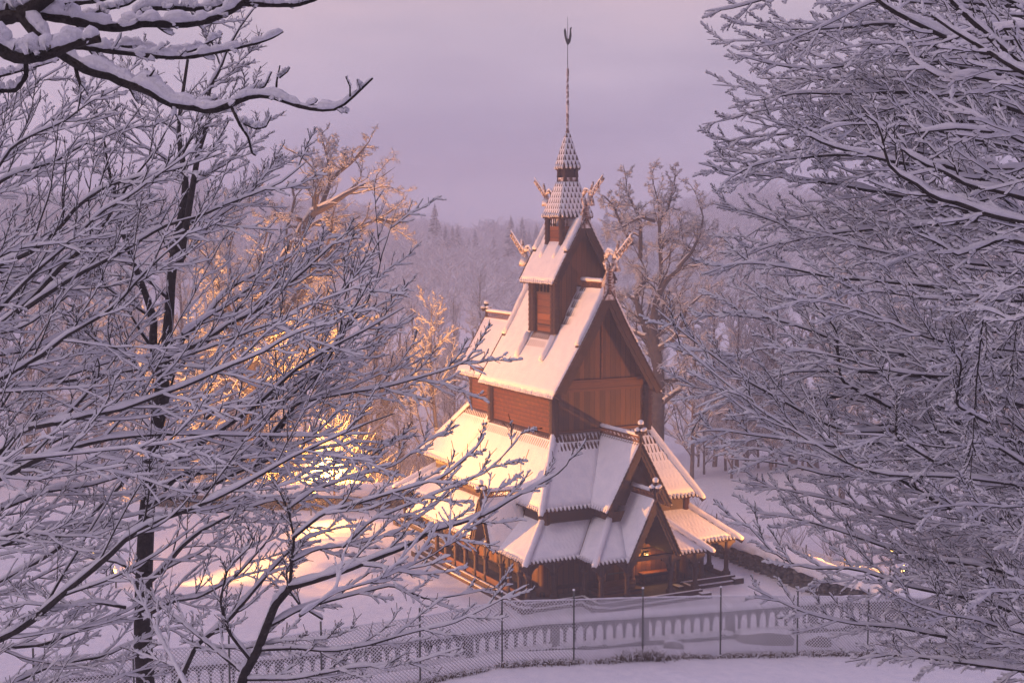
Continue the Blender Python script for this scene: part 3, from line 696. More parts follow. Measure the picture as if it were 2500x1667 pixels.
# ---- dragon heads
def dragon(y0, z0, sg, k, parent):
    """neck rising from the ridge end, scaled shingle stem, horned head with lattice snout. sg: +1 points to +y"""
    def p(u, z, x=0): return np.array([x*k, y0 + sg*u*k, z0 + z*k])   # u outwards from the rake, z above the ridge
    st = MB(S)
    base = [(-.55, -.15, .3), (-.45, .3, .2), (-.25, .62, .14), (-.08, .85, .12)]
    front = [(.12, -.35), (.1, .3), (.1, .62), (.12, .85)]
    for s_ in (-1, 1):
        for (u, z, x), (u2, z2_, x2), (fu, fz), (fu2, fz2) in zip(base[:-1], base[1:], front[:-1], front[1:]):
            st.add([p(u, z, 0), p(fu, fz, s_*x), p(fu2, fz2, s_*x2), p(u2, z2_, 0)], [(0, 1, 2, 3)])
            st.add([p(fu, fz, s_*x), p(fu, fz, 0), p(fu2, fz2, 0), p(fu2, fz2, s_*x2)], [(0, 1, 2, 3)])
    o = st.build('dragon_neck', M['frosted'], parent)
    d = MB(S); z_ = .9
    for i in range(9): d.box(p(.13, -.1 + i*.1), (.05*k, .03*k, .03*k))
    d.build('neck_carving', M['carved'], o)
    h = MB(S)
    h.tube([p(-.05, .8), p(-.2, 1.05), p(-.15, 1.3), p(.05, 1.45), p(.3, 1.42), p(.5, 1.3)], [.10*k, .11*k, .11*k, .1*k, .085*k, .075*k], 9)       # arched nape
    h.tube([p(.45, 1.25), p(.62, 1.5), p(.72, 1.72), p(.76, 1.85)], [.08*k, .07*k, .06*k, .045*k], 7)                                             # horn
    for o_ in (-.07, .07):   # lattice upper jaw: two wavy rails with rungs
        h.tube([p(.55 + 1.2*t - o_*.8, 1.2 + .85*t + o_*1.1 + .02*math.sin(t*20)) for t in np.linspace(0, 1, 12)], [(.04-.015*t)*k for t in np.linspace(0, 1, 12)], 6)
    for t in np.linspace(.08, .92, 9): h.box(p(.55+1.2*t, 1.2+.85*t), (.045*k, .03*k, .085*k), [(1, 0, 0), np.array([0, sg*.8, .6]), np.array([0, -sg*.6, .8])])
    h.tube([p(.42, 1.25), p(.36, 1.0), p(.33, .75)], [.085*k, .08*k, .05*k], 7)                                                                    # hanging ear
    h.tube([p(.62, 1.15), p(.7, .98), p(.72, .78)], [.06*k, .06*k, .045*k], 7)                                                                     # tongue
    for s_ in (-1, 1): h.prism([p(.1, .95, s_*.06), p(.3, 1.02, s_*.28), p(.38, .72, s_*.3), p(.15, .7, s_*.1)], (0, .04*k*sg, .02))
    head = h.build('dragon_head', M['frosted'], o, True)
    s2 = MB(S)
    s2.tube([p(-.22, 1.18), p(-.12, 1.42), p(.06, 1.56), p(.3, 1.52), p(.45, 1.42)], [.04*k, .07*k, .075*k, .06*k, .04*k], 8)
    s2.tube([p(.5+1.2*t, 1.32+.85*t) for t in np.linspace(0, 1, 10)], [.036*k*(1+.25*math.sin(i*2.4)) for i in range(10)], 6)
    for s_ in (-1, 1): s2.prism([p(.1, .99, s_*.04), p(.3, 1.06, s_*.27), p(.37, .8, s_*.31), p(.13, .76, s_*.09)], (0, -.05*k*sg, .05*k))
    s2.build('snow_cover', M['snow'], head, True)
dragon(-2.88, 10.35, -1, .93, church)
dragon(2.93, 10.35, 1, .93, church)
dragon(-1.27, 12.75, -1, .74, church)
dragon(1.27, 12.75, 1, .74, church)
# ------------------------------------------------------------------ ground
FENCE = [(-330, 38.0, 1640), (50, 39.3, 1625), (300, 40.4, 1608), (540, 41.2, 1592), (770, 42.2, 1557), (1017, 43.2, 1523), (1222, 44.6, 1484), (1401, 45.6, 1480), (1573, 47.0, 1475), (1767, 48.4, 1472), (1959, 49.4, 1473), (2135, 50.0, 1475), (2330, 50.5, 1480), (2560, 51, 1486)]
FP = np.array([at(px, py, d) for px, d, py in FENCE]); FP[:, 2] -= 2.08
BP = np.array([(*at(px, 1600, d)[:2], .9) for px, d in ((-300, 42.4), (300, 44.6), (700, 46.0), (1061, 48.0), (1300, 49.6), (1700, 51.0), (2000, 52.2), (2250, 52.8), (2560, 53.4))])
WALL = np.array([(-60, 84), (-20, 80), (-14, 79), (-9.3, 78.6), (-6.5, 79.5), (-3, 82), (2, 82.5), (6, 78), (8.3, 73), (9.3, 69.4), (10.85, 65.8), (12.4, 62.6), (13.54, 60), (16.5, 56.2), (19, 54.8), (40, 53.5)], float)
def sstep(a, b, x):
    t = np.clip((x-a)/(b-a), 0, 1); return t*t*(3-2*t)
_gr = np.random.default_rng(3); _wv = [( _gr.uniform(0, 6.28), _gr.uniform(.6, 1.6), _gr.uniform(0, 6.28)) for _ in range(26)]
def fbm(x, y, s):
    r = 0; 
    for i, (a, f, p) in enumerate(_wv): r = r + np.sin((x*math.cos(a)+y*math.sin(a))*f*s*(1+i*.12)+p)
    return r/9.0
def ground_z(x, y):
    x = np.asarray(x, float); y = np.asarray(y, float)
    yf = np.interp(x, FP[:, 0], FP[:, 1]); zf = np.interp(x, FP[:, 0], FP[:, 2])
    yb = np.interp(x, BP[:, 0], BP[:, 1]); yw = np.interp(x, WALL[:, 0], WALL[:, 1])
    zf2 = zf + fbm(x, y, .8)*.05
    near = zf2 + .31*np.maximum(0, yf-3.6-y) + fbm(x, y, .35)*.25*np.clip((yf-4-y)/6, 0, 1) - .0*x
    z = near
    t = sstep(.25, 1.0, (y-yf)/np.maximum(1.0, yb-yf)); z = z*(1-t) + (.85+fbm(x, y, .9)*.12*np.sin(t*3.14))*t
    t = sstep(.3, 2.0, y-yb); z = z*(1-t) + t*0
    court = (fbm(x, y, .35)*.13 + fbm(x, y, 1.4)*.03+fbm(x, y, 4.3)*.018)*sstep(1, 3, y-yb)
    # wind-blown drifts on the open court left of the church
    court = court + .9*np.exp(-((x+9)/5.5)**2 - ((y-67)/3.2)**2) + .6*np.exp(-((x+14)/4)**2 - ((y-58)/3)**2) + .5*np.exp(-((x+5.5)/3)**2-((y-59)/2.2)**2)
    lx = (x-2.51)*math.cos(TH)+(y-65.3)*math.sin(TH); ly = -(x-2.51)*math.sin(TH)+(y-65.3)*math.cos(TH)
    inch = sstep(7.2, 5.6, np.abs(lx))*sstep(9.2, 7.4, -ly)*sstep(14, 12.6, ly)
    court = court*(1-inch)
    z = z + court*(1-sstep(-1, 0, y-yw))
    out = sstep(.6, 4.5, y-yw)
    far = -2.3 - .0*x + fbm(x, y, .12)*.5 + sstep(115, 430, y+.2*np.abs(x))*(7.0+fbm(x, y, .03)*6.5) + sstep(25, 90, np.abs(x-0))*9*sstep(60, 120, y)
    far = far + 5.4*np.exp(-((x+11.2)/2.6)**2 - ((y-87.5)/2.6)**2)
    z = z*(1-out) + far*out
    return z
def axis(parts):
    a = []
    for lo, hi, st in parts: a += list(np.arange(lo, hi, st))
    return np.array(a + [parts[-1][1]])
gx = axis([(-330, -60, 8), (-60, -26, 1.5), (-26, 26, .3), (26, 60, 1.5), (60, 330, 8)])
gy = axis([(-40, 36, 1.5), (36, 84, .3), (84, 130, 1.2), (130, 620, 5)])
X, Y = np.meshgrid(gx, gy, indexing='ij'); Z = ground_z(X, Y)
idx = np.arange(X.size).reshape(X.shape)
F = np.stack([idx[:-1, :-1], idx[1:, :-1], idx[1:, 1:], idx[:-1, 1:]], -1).reshape(-1, 4)
ground = quads_obj('ground', np.stack([X, Y, Z], -1).reshape(-1, 3), F, M['snow'], None, True)
tag(ground, kind='structure')

def tubes(P, Rr, k=4, phase=0.0):
    """P (B,n,3), Rr (B,n) -> V, F of B open tubes"""
    B, n, _ = P.shape
    T = np.empty_like(P); T[:, 1:-1] = P[:, 2:]-P[:, :-2]; T[:, 0] = P[:, 1]-P[:, 0]; T[:, -1] = P[:, -1]-P[:, -2]
    T /= np.linalg.norm(T, axis=2, keepdims=True)+1e-9
    sd = np.cross(T, UP); l = np.linalg.norm(sd, axis=2, keepdims=True)
    sd = np.where(l < .12, np.array([1.0, 0, 0]), sd/np.maximum(l, 1e-6)); nn = np.cross(sd, T)
    a = 2*np.pi*np.arange(k)/k + phase
    V = P[:, :, None, :] + Rr[:, :, None, None]*(np.cos(a)[None, None, :, None]*sd[:, :, None, :] + np.sin(a)[None, None, :, None]*nn[:, :, None, :])
    idx = np.arange(B*n*k).reshape(B, n, k)
    a0 = idx[:, :-1]; a1 = idx[:, 1:]
    F = np.stack([a0, np.roll(a0, -1, 2), np.roll(a1, -1, 2), a1], -1).reshape(-1, 4)
    return V.reshape(-1, 3), F
def join(parts):
    V = []; F = []; o = 0
    for v, f in parts: V.append(v); F.append(f+o); o += len(v)
    return np.concatenate(V), np.concatenate(F)

# ---- chain link fence in front, with posts
def chain_fence(name, pts, h, pitch, label, wr=.009, sr=.0135, post_over=.32, post_r=.03):
    root = empty(name, tuple(pts[0])); o = pts[0]
    tag(root, label, 'fence')
    W = []
    for a, b in zip(pts[:-1], pts[1:]):
        L = np.linalg.norm((b-a)[:2]); ts = np.arange(-h, L, pitch)
        for sg in (1, -1):
            for t0 in ts:
                s0, z0, s1, z1 = (t0, 0, t0+h, h) if sg > 0 else (t0, h, t0+h, 0)
                # clip to [0,L]
                if s0 < 0: z0 += (0-s0)*(z1-z0)/(s1-s0); s0 = 0
                if s1 > L: z1 -= (s1-L)*(z1-z0)/(s1-s0); s1 = L
                if s1-s0 < .02: continue
                W.append([a + (b-a)*s0/L + UP*z0, a + (b-a)*s1/L + UP*z1])
    W = np.array(W) - o; nsub = 5; W = W[:, :1]*(1-np.linspace(0, 1, nsub))[None, :, None] + W[:, 1:]*np.linspace(0, 1, nsub)[None, :, None]
    V, F = tubes(W, np.full(W.shape[:2], wr), 3); quads_obj('wire_mesh', V, F, M['wire'], root, False)
    nsub = 9; W2 = W[:, :1]*(1-np.linspace(0, 1, nsub))[None, :, None] + W[:, -1:]*np.linspace(0, 1, nsub)[None, :, None]
    r = sr*rng.uniform(.7, 1.25, W2.shape[:2])
    parts = [tubes(W2 + UP*.012, r, 4)]
    for a, b in zip(pts[:-1], pts[1:]):
        q = np.linspace(0, 1, 22)[:, None]; line = (a+(b-a)*q + UP*(h+.02) - o)[None]
        parts.append(tubes(line, .022*rng.uniform(.7, 1.3, (1, 22)), 6))
    V, F = join(parts); quads_obj('snow_cover', V, F, M['branch_snow'], root, True)
    for p in pts:
        q = p-o; mb = MB(); mb.tube([q-UP*.5, q+UP*(h+post_over)], post_r, 8); po = mb.build('post', M['metal'], root)
        mb = MB(); mb.blob(tuple(q+UP*(h+post_over+.015)), (.045, .045, .04), 8, 5); mb.build('snow_cap', M['snow'], po, True)
    return root
chain_fence('chain_link_fence', list(FP[1:]), 2.08, .115, 'long chain link fence with snow on its wires in front of the balustrade')
w2 = WALL[(WALL[:, 0] > -25) & (WALL[:, 0] < 20)]
bk = [np.array([x*1.0+ .9, y+1.6, -.5]) for x, y in w2]
bp = [bk[0]]
for a, b in zip(bk[:-1], bk[1:]):
    k = max(1, round(np.linalg.norm(b-a)/3.0)); bp += [a+(b-a)*i/k for i in range(1, k+1)]
chain_fence('chain_link_fence', bp, 1.6, .14, 'low chain link fence running behind the snowy stone wall', .006, .014, .2)

# dark withered grass under the fence foot: stuff
def grass_strip():
    P = []; Rr = []
    for i in range(9000):
        t = rng.uniform(0, len(FP)-1.001); k = int(t); f = t-k; p = FP[k]*(1-f)+FP[k+1]*f
        if p[0] < -12: continue
        dens = .5+.5*math.sin(p[0]*1.7)+.4*math.sin(p[0]*4.1+1)
        if rng.random() > .35+.6*dens: continue
        off = rng.normal(-.12, .1); q = np.array([p[0], p[1]+off, 0]); q[2] = ground_z(q[0], q[1])-.03
        h = rng.uniform(.1, .24)*(1+.9*(abs(p[0]-4.2) < .7)); d = np.array([rng.normal(0, .35), rng.normal(-.2, .3), 1])
        P.append([q, q+d*h*.5+np.array([0, 0, .02]), q+d*h+np.array([rng.normal(0, .05), 0, -.04])]); Rr.append([.012, .01, .003])
    V, F = tubes(np.array(P), np.array(Rr), 3); o = quads_obj('withered_grass', V, F, M['grass'], None, False); tag(o, kind='stuff')
    P = np.array(P)[::3]; V, F = tubes(P+UP*.02, np.tile([.008, .018, .012], (len(P), 1)), 4); quads_obj('snow_cover', V, F, M['branch_snow'], o, True)
grass_strip()

# ---- balustrade
def balustrade():
    root = empty('balustrade', tuple(BP[0])); tag(root, 'dark balustrade of arched openings under a thick band of snow, below the church', 'balustrade')
    o = BP[0]; seg = [0]
    for a, b in zip(BP[:-1], BP[1:]): seg.append(seg[-1]+np.linalg.norm(b-a))
    def pt(s): return np.array([np.interp(s, seg, BP[:, i]) for i in range(3)]) - o
    tot = seg[-1]; base = MB(); rail = MB()
    n = int(tot/.5)
    for i in range(n):
        a = pt(tot*i/n); b = pt(tot*(i+1)/n); e = (b-a)/np.linalg.norm(b-a); q = np.array([-e[1], e[0], 0]); L = tot/n
        base.box((a+b)/2+UP*.03, (L/2+.01, .2, .12), (e, q, UP)); rail.box((a+b)/2+UP*.93, (L/2+.01, .2, .08), (e, q, UP))
    base.build('base', M['concrete'], root); ro = rail.build('rail', M['concrete'], root)
    k = int(tot/.25); line = np.array([pt(tot*i/k)+UP*1.02 for i in range(k+1)])
    V, F = tubes(line[None], np.full((1, k+1), .3)*(1+.04*rng.standard_normal((1, k+1))), 12)
    V = V.reshape(k+1, 12, 3); c = line[:, None]; V = c + (V-c)*np.array([1, 1, .62]); V[..., 2] = np.maximum(V[..., 2], c[..., 2]-.012)
    quads_obj('snow_cover', V.reshape(-1, 3), F, M['snow'], ro, True)
    k = int(tot/.25); line = np.array([pt(tot*i/k)+UP*.15-np.array([0, .1, 0]) for i in range(k+1)])
    V, F = tubes(line[None], np.full((1, k+1), .13)*(1+.15*rng.standard_normal((1, k+1))), 8); quads_obj('base_snow', V, F, M['snow'], root, True)
    step_ = .368; cnt = int(tot/step_); first = None; pier = None
    # profile of one baluster: narrow waist flaring into arches above
    prof = [(.06, 0), (.06, .05), (.04, .1), (.035, .35), (.042, .45), (.06, .54), (.10, .62), (.184, .69), (.184, .72)]
    vis = [i for i in range(cnt) if 0 <= 1]
    for i in vis:
        s = (i+.5)*step_; a = pt(s); e = pt(s+.05)-pt(s-.05); e /= np.linalg.norm(e)
        if not (-12.5 < (a+o)[0] < 21): continue
        isp = i % 9 == 4
        if isp and pier is None or (not isp and first is None):
            mb = MB()
            if isp: mb.box((0, 0, .5), (.13, .17, .36)); mb.box((0, 0, .18), (.16, .2, .05))
            else:
                poly = [(x, .13+z) for x, z in prof] + [(-x, .13+z) for x, z in prof[::-1]]
                mb.prism([(x, -.06, z) for x, z in poly], (0, .12, 0))
            ob = mb.build('pier' if isp else 'baluster', M['concrete'], root)
            if isp: pier = ob
            else: first = ob
        else:
            ob = (pier if isp else first).copy(); C.objects.link(ob); ob.parent = root
        ob.location = tuple(a); ob.rotation_euler = (0, 0, math.atan2(e[1], e[0]))
    return root
balustrade()

# ---- dry stone wall round the churchyard
def stone_wall():
    root = empty('stone_wall', (*WALL[9], 0)); tag(root, 'dark dry stone wall curving round the churchyard under a thick cap of snow', 'wall')
    o = np.array([*WALL[9], 0]); Wl = WALL[(WALL[:, 0] >= -20) & (WALL[:, 0] <= 19)]
    W3 = np.array([(x, y, 0) for x, y in Wl]); seg = [0]
    for a, b in zip(W3[:-1], W3[1:]): seg.append(seg[-1]+np.linalg.norm(b-a))
    pt = lambda s: np.array([np.interp(s, seg, W3[:, i]) for i in range(3)])
    tot = seg[-1]; mb = MB(); core = MB()
    s = 0
    while s < tot:
        a = pt(s); e = pt(min(tot, s+.3))-pt(max(0, s-.3)); e /= np.linalg.norm(e); q = np.array([-e[1], e[0], 0]); gz = 0
        z = -.1
        while z < .85:
            h = random.uniform(.14, .28); l = random.uniform(.18, .38)
            c = a + e*random.uniform(-.1, .1) + UP*(z+h/2)
            for sd in (-1, 1):
                ax0 = e+q*random.uniform(-.12, .12)+UP*random.uniform(-.1, .1); ax0 /= np.linalg.norm(ax0)
                b0 = len(mb.v); mb.blob(tuple(c+q*sd*.36-o), (l*.62, .2, h*.6), 7, 5)
                for ii in range(b0, len(mb.v)):
                    v = np.array(mb.v[ii])-(c+q*sd*.36-o)
                    v = e*v[0]+q*v[1]+UP*v[2]; v *= 1+random.uniform(-.12, .14); mb.v[ii] = tuple(c+q*sd*.36-o+v)
            z += h*.86
        core.box(a+UP*.3-o, (.3, .3, .5), (e, q, UP)); s += .42
    mb.build('stones', M['stone'], root); core.build('rubble_core', M['stone'], root)
    k = int(tot/.3); line = np.array([pt(tot*i/k)+UP*.86 for i in range(k+1)])-o
    V, F = tubes(line[None], np.full((1, k+1), .68), 14)
    V = V.reshape(k+1, 14, 3); c = line[:, None]; V = c+(V-c)*np.array([1, 1, .75])*(1+.07*rng.standard_normal((k+1, 14, 1)))
    V[..., 2] = np.maximum(V[..., 2], c[..., 2]-.06+.05*rng.standard_normal(V.shape[:2]))
    quads_obj('snow_cover', V.reshape(-1, 3), F, M['snow'], root, True)
stone_wall()

# ---- rocks in the hollow between fence and balustrade
def rock(x, y, r, label):
    z = float(ground_z(x, y)); root = empty('boulder', (x, y, z)); tag(root, label, 'rock')
    mb = MB(); mb.blob((0, 0, .0), r, 14, 9)
    rr = np.random.default_rng(int(x*100) & 1023); ph = rr.uniform(0, 6, 6)
    f = lambda v: 1+.13*math.sin(v[0]*4+ph[0])+.1*math.sin(v[1]*6+ph[1])+.1*math.sin(v[2]*7+v[0]*3+ph[2])
    mb.v = [tuple(np.array(v)*f(v)) for v in mb.v]; mb.build('rock', M['stone'], root)
    m2 = MB(); m2.blob((0, .12, r[2]*.62), (r[0]*.85, r[1]*.8, r[2]*.42), 14, 8); m2.v = [tuple(np.array(v)*f(v)) for v in m2.v]; m2.build('snow_cap', M['snow'], root, True)
p = at(1880, 1590, 50.6); rock(p[0], 50.55, (.9, .42, .42), 'wide dark boulder capped with snow below the balustrade')
p = at(2010, 1600, 50.9); rock(p[0], 50.8, (.5, .34, .38), 'smaller dark boulder capped with snow, right of the wide one')
p = at(1650, 1600, 48.9); rock(p[0], 48.9, (.35, .25, .22), 'small snowy stone low in the hollow, left of the boulders')

# ---- floodlights, slender post, far lamps
def flood(loc, aim, watts, spot, label, r=.16, pole=.5, col=(1, .52, .16), glow=60, lamp_r=.12):
    loc = np.array(loc, float); gz = float(ground_z(loc[0], loc[1])); root = empty('floodlight', (loc[0], loc[1], gz)); tag(root, label, 'floodlight', 'lamps round the church')
    h = loc[2]-gz; d = np.array(aim, float)-loc; d /= np.linalg.norm(d); sd = np.cross(d, UP); sd /= np.linalg.norm(sd); u = np.cross(sd, d); c = np.array([0, 0, h])
    mb = MB(); mb.tube([(0, 0, -.3), (0, 0, h-.12)], .04, 8); mb.build('stand', M['metal'], root)
    mb = MB(); mb.box(c-d*.08, (.3, .07, .2), (sd, d, u)); mb.tube([c-sd*.23-u*.02, c-UP*.16-sd*.2, c-UP*.16+sd*.2, c+sd*.23-u*.02], .014, 6)
    for q in (-.12, -.04, .04, .12): mb.box(c-d*.17+sd*q, (.008, .03, .11), (sd, d, u))
    ho = mb.build('housing', M['housing'], root)
    mb = MB(); mb.box(c-d*.006, (.29, .004, .19), (sd, d, u)); mb.build('lens', M['lens'], ho)
    mb = MB(); mb.blob(tuple(c-d*.08+UP*.17), (.2, .12, .07), 10, 6); mb.build('snow_cap', M['snow'], ho, True)
    ld = bpy.data.lights.new('flood_light', 'SPOT'); ld.energy = watts; ld.color = col; ld.spot_size = spot; ld.spot_blend = .9; ld.shadow_soft_size = lamp_r
    lo = bpy.data.objects.new('flood_light', ld); C.objects.link(lo); lo.location = tuple(loc+d*.12)
    lo.rotation_euler = Vector(tuple(d)).to_track_quat('-Z', 'Y').to_euler()
    return root
ORANGE = (1, .37, .06)
flood(at(262, 1405, 61.8), (2.5, 65.3, 7.5), 36000, R(70), 'glaring floodlight low at the left behind the branches', glow=60, col=ORANGE)
flood((-10.9, 76.6, 1.2), (-4.5, 66.0, 4.0), 5000, R(120), 'glaring floodlight near the churchyard wall left of the church', col=ORANGE)
flood((-11.5, 80.4, 0.4), (-12.5, 92, 9), 17000, R(110), 'floodlight turned up into the tall oak left of the church', col=ORANGE)
flood((16.6, 60.2, 1.1), (2.0, 62.5, 6.5), 9000, R(75), 'floodlight at the right beyond the churchyard wall', col=ORANGE)
p = at(813, 1250, 78.0)
root = empty('slender_post', (p[0], 77.2, 0)); tag(root, 'slender pale post lit orange, left of the church', 'post')
mb = MB(); mb.tube([(0, 0, -.3), (0, 0, 3.7)], .06, 10); mb.build('pole', M['carved'], root); mb = MB(); mb.blob((0, 0, 3.78), (.1, .1, .13), 8, 6); mb.build('snow_cap', M['snow'], root, True)
def added_globe_lamp(x, y, h, watts, label):
    z = float(ground_z(x, y)); root = empty('added_lamp_post', (x, y, z)); tag(root, label, 'lamp post')
    mb = MB(); mb.tube([(0, 0, -.3), (0, 0, h)], [.06, .04], 8); mb.build('pole', M['metal'], root)
    mb = MB(); mb.blob((0, 0, h+.17), (.2, .2, .2), 12, 8); mb.build('globe', M['lens'], root, True)
    mb = MB(); mb.blob((0, 0, h+.38), (.17, .17, .08), 10, 6); mb.build('snow_cap', M['snow'], root, True)
    ld = bpy.data.lights.new('added_lamp_light', 'POINT'); ld.energy = watts; ld.color = ORANGE; ld.shadow_soft_size = .22
    lo = bpy.data.objects.new('added_lamp_light', ld); C.objects.link(lo); lo.location = (x, y-.0, z+h+.17+.5)
added_globe_lamp(-10.9, 82.6, 2.7, 11000, 'added globe lamp behind the churchyard wall, carrying the orange glow left of the church')  # added lamp and fixture, placed only to carry the orange glow
def far_lamp(P, label):
    root = empty('street_lamp', tuple(P)); tag(root, label, 'street lamp'); gz = float(ground_z(P[0], P[1]))-P[2]
    mb = MB(); mb.tube([(0, 0, gz), (0, 0, .1), (0, -.3, .15)], [.06, .05, .03], 6); mb.build('pole', M['metal'], root)
    mb = MB(); mb.blob((0, -.4, .1), (.12, .16, .07), 8, 6); mb.build('lamp_head', M['far_lens'], root)
far_lamp(at(635, 555, 150), 'tiny street lamp shining through the fog on the left hillside')
far_lamp(at(2188, 1357, 66), 'yellow street lamp glowing behind the right hand tree')
far_lamp(at(218, 1357, 68), 'small yellow lamp behind the branches at the left')
# ------------------------------------------------------------------ trees
def resample(P, Rr, n):
    """(m,3),(m,) polyline -> n points"""
    P = np.asarray(P, float); d = np.r_[0, np.cumsum(np.linalg.norm(np.diff(P, axis=0), axis=1))]
    t = np.linspace(0, d[-1], n*3)
    Q = np.stack([np.interp(t, d, P[:, i]) for i in range(3)], 1)
    for _ in range(max(1, int(n*.16))):
        Q[1:-1] = (Q[:-2]+2*Q[1:-1]+Q[2:])/4
    Rq = np.interp(t, d, Rr)
    ii = np.linspace(0, len(t)-1, n).round().astype(int)
    return Q[ii], Rq[ii]

def spawn(P, Rr, K, n, lr, ang, g, flat=.6, up=.0, wig=.12, t0=.12, t1=.97, rr=.55, rmin=.004, taper=.25, droop=0.0, keep=None, face=None):
    """children of every polyline. P (B,m,3), Rr (B,m) -> (B*K,n,3),(B*K,n)"""
    B, m, _ = P.shape
    t = (np.arange(K)+g.uniform(.05, .95, (B, K)))/K*(t1-t0)+t0
    f = t*(m-1); i = np.clip(f.astype(int), 0, m-2); w = (f-i)[..., None]; bi = np.arange(B)[:, None]
    pos = P[bi, i]*(1-w)+P[bi, i+1]*w; tan = P[bi, i+1]-P[bi, i]; tan /= np.linalg.norm(tan, axis=-1, keepdims=True)+1e-9
    r0 = Rr[bi, i]*(1-w[..., 0])+Rr[bi, i+1]*w[..., 0]
    Lp = np.linalg.norm(np.diff(P, axis=1), axis=2).sum(1)[:, None]
    L = Lp*lr*(1-.72*t)*g.uniform(.55, 1.2, (B, K))
    sgn = np.where((np.arange(K)[None]+g.integers(0, 2, (B, 1))) % 2, 1., -1.)
    side = np.cross(tan, UP); ls = np.linalg.norm(side, axis=-1, keepdims=True); rnd = g.standard_normal((B, K, 3))
    if face is not None:   # spread the spray mostly in the plane facing 'face'
        side = np.cross(tan, face); ls = np.linalg.norm(side, axis=-1, keepdims=True)
    side = side/np.maximum(ls, 1e-3)*sgn[..., None]
    perp = flat*side+(1-flat)*rnd; perp -= tan*(perp*tan).sum(-1, keepdims=True); perp /= np.linalg.norm(perp, axis=-1, keepdims=True)+1e-9
    a = ang*g.uniform(.65, 1.3, (B, K, 1))
    d = np.cos(a)*tan+np.sin(a)*perp
    Q = np.empty((B, K, n, 3)); Q[:, :, 0] = pos; st = (L/(n-1))[..., None]
    for j in range(1, n):
        d = d+g.standard_normal((B, K, 3))*wig+UP*(up-droop*j/n); d /= np.linalg.norm(d, axis=-1, keepdims=True)
        Q[:, :, j] = Q[:, :, j-1]+d*st
    rc = np.maximum(rmin, r0*rr*g.uniform(.6, 1.15, (B, K)))
    Rc = rc[..., None]*np.linspace(1, taper, n); Rc = np.maximum(Rc, rmin*.6)
    Q = Q.reshape(B*K, n, 3); Rc = Rc.reshape(B*K, n)
    if keep is not None and keep < 1:
        s = g.random(B*K) < keep; Q, Rc = Q[s], Rc[s]
    return Q, Rc

def snow_tubes(P, Rr, g, k=5, b=.012, a=1.0, sub=2, clump=.28, fall=1.15):
    B, n, _ = P.shape; m = (n-1)*sub+1
    f = np.arange(m)/sub; i = np.minimum(f.astype(int), n-2); w = (f-i)
    Q = P[:, i]*(1-w[:, None])+P[:, i+1]*w[:, None]; R_ = Rr[:, i]*(1-w)+Rr[:, i+1]*w
    T = np.gradient(Q, axis=1); T /= np.linalg.norm(T, axis=2, keepdims=True)+1e-9
    hz = np.clip(fall*np.sqrt(np.maximum(0, 1-T[..., 2]**2))-.12, .12, 1)
    c = g.standard_normal((B, m+2)); c = 1+clump*(c[:, :-2]*.5+c[:, 1:-1]+c[:, 2:]*.5)/1.2; c = np.clip(c, .5, 1.6)
    gap = np.repeat(g.random((B, m//4+1)) < .09, 4, axis=1)[:, :m]; c = np.where(gap, c*.38, c)
    rs = (R_*a+b)*hz*c; rs[:, -1] *= .35; rs[:, 0] *= .7
    up = np.array([0, 0, 1.0])-T*T[..., 2:3]; up /= np.linalg.norm(up, axis=2, keepdims=True)+1e-6
    Q = Q+up*(R_*.55+rs*.72)[..., None]
    return tubes(Q, rs, k, .3)

def build_tree(name, label, groups, loc, g, trunk_n=1, snow_b=.012, far=False, cat='tree', group=None, snow_a=.95, clump=.28, sub=2, skip_snow=()):
    """groups: list of (P,R,sides). first trunk_n groups -> trunk, the rest -> branches; snow over all"""
    root = empty(name, tuple(loc)); tag(root, label, cat, group); o = np.array(loc, float)
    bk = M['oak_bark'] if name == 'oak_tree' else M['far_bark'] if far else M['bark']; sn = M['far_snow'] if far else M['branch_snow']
    V, F = join([tubes(P-o, Rr, k) for P, Rr, k in groups[:trunk_n]]); quads_obj('trunk', V, F, bk, root)
    V, F = join([tubes(P-o, Rr, k) for P, Rr, k in groups[trunk_n:]]); br = quads_obj('branches', V, F, bk, root)
    parts = [snow_tubes(P-o, Rr, g, 6 if Rr.mean() > .03 and not far else (3 if far else 5), snow_b*(1 if gi < 4 or far else .62), snow_a, (sub if P.shape[1] > 3 or not far else 1), clump)
             for gi, (P, Rr, k) in enumerate(groups) if gi not in skip_snow]
    V, F = join(parts); quads_obj('branch_snow', V, F, sn, root)
    return root

LIMB_R = 1.0
def limb(px, d0, d1, r0, r1, n=22):
    """guided limb: list of photo pixels, depth d0 at the base to d1 at the tip"""
    k = len(px); P = [at(x, y, d0+(d1-d0)*i/(k-1)) for i, (x, y) in enumerate(px)]
    return resample(P, np.linspace(r0, r1, k)*LIMB_R, n)
def stack(limbs):
    return np.array([a for a, b in limbs]), np.array([b for a, b in limbs])
CAMDIR = np.array([0, -1.0, .1])

def jitter_limbs(limbs, k, g, dxyz, rs=.7, rot=.12, dx=0.0):
    """further limbs of the same habit, displaced in all three directions"""
    out = []
    for P, Rr in limbs:
        for _ in range(k):
            off = g.standard_normal(3)*np.array(dxyz); a = g.normal(0, rot); c, s = math.cos(a), math.sin(a)
            Q = P-P[0]; Q = np.stack([Q[:, 0]*c-Q[:, 2]*s, Q[:, 1]+g.normal(0, .05)*np.arange(len(P)), Q[:, 0]*s+Q[:, 2]*c], 1)*g.uniform(.7, 1.05)
            off[0] += dx; out.append((P[0]+Q+off, Rr*rs))
    return out

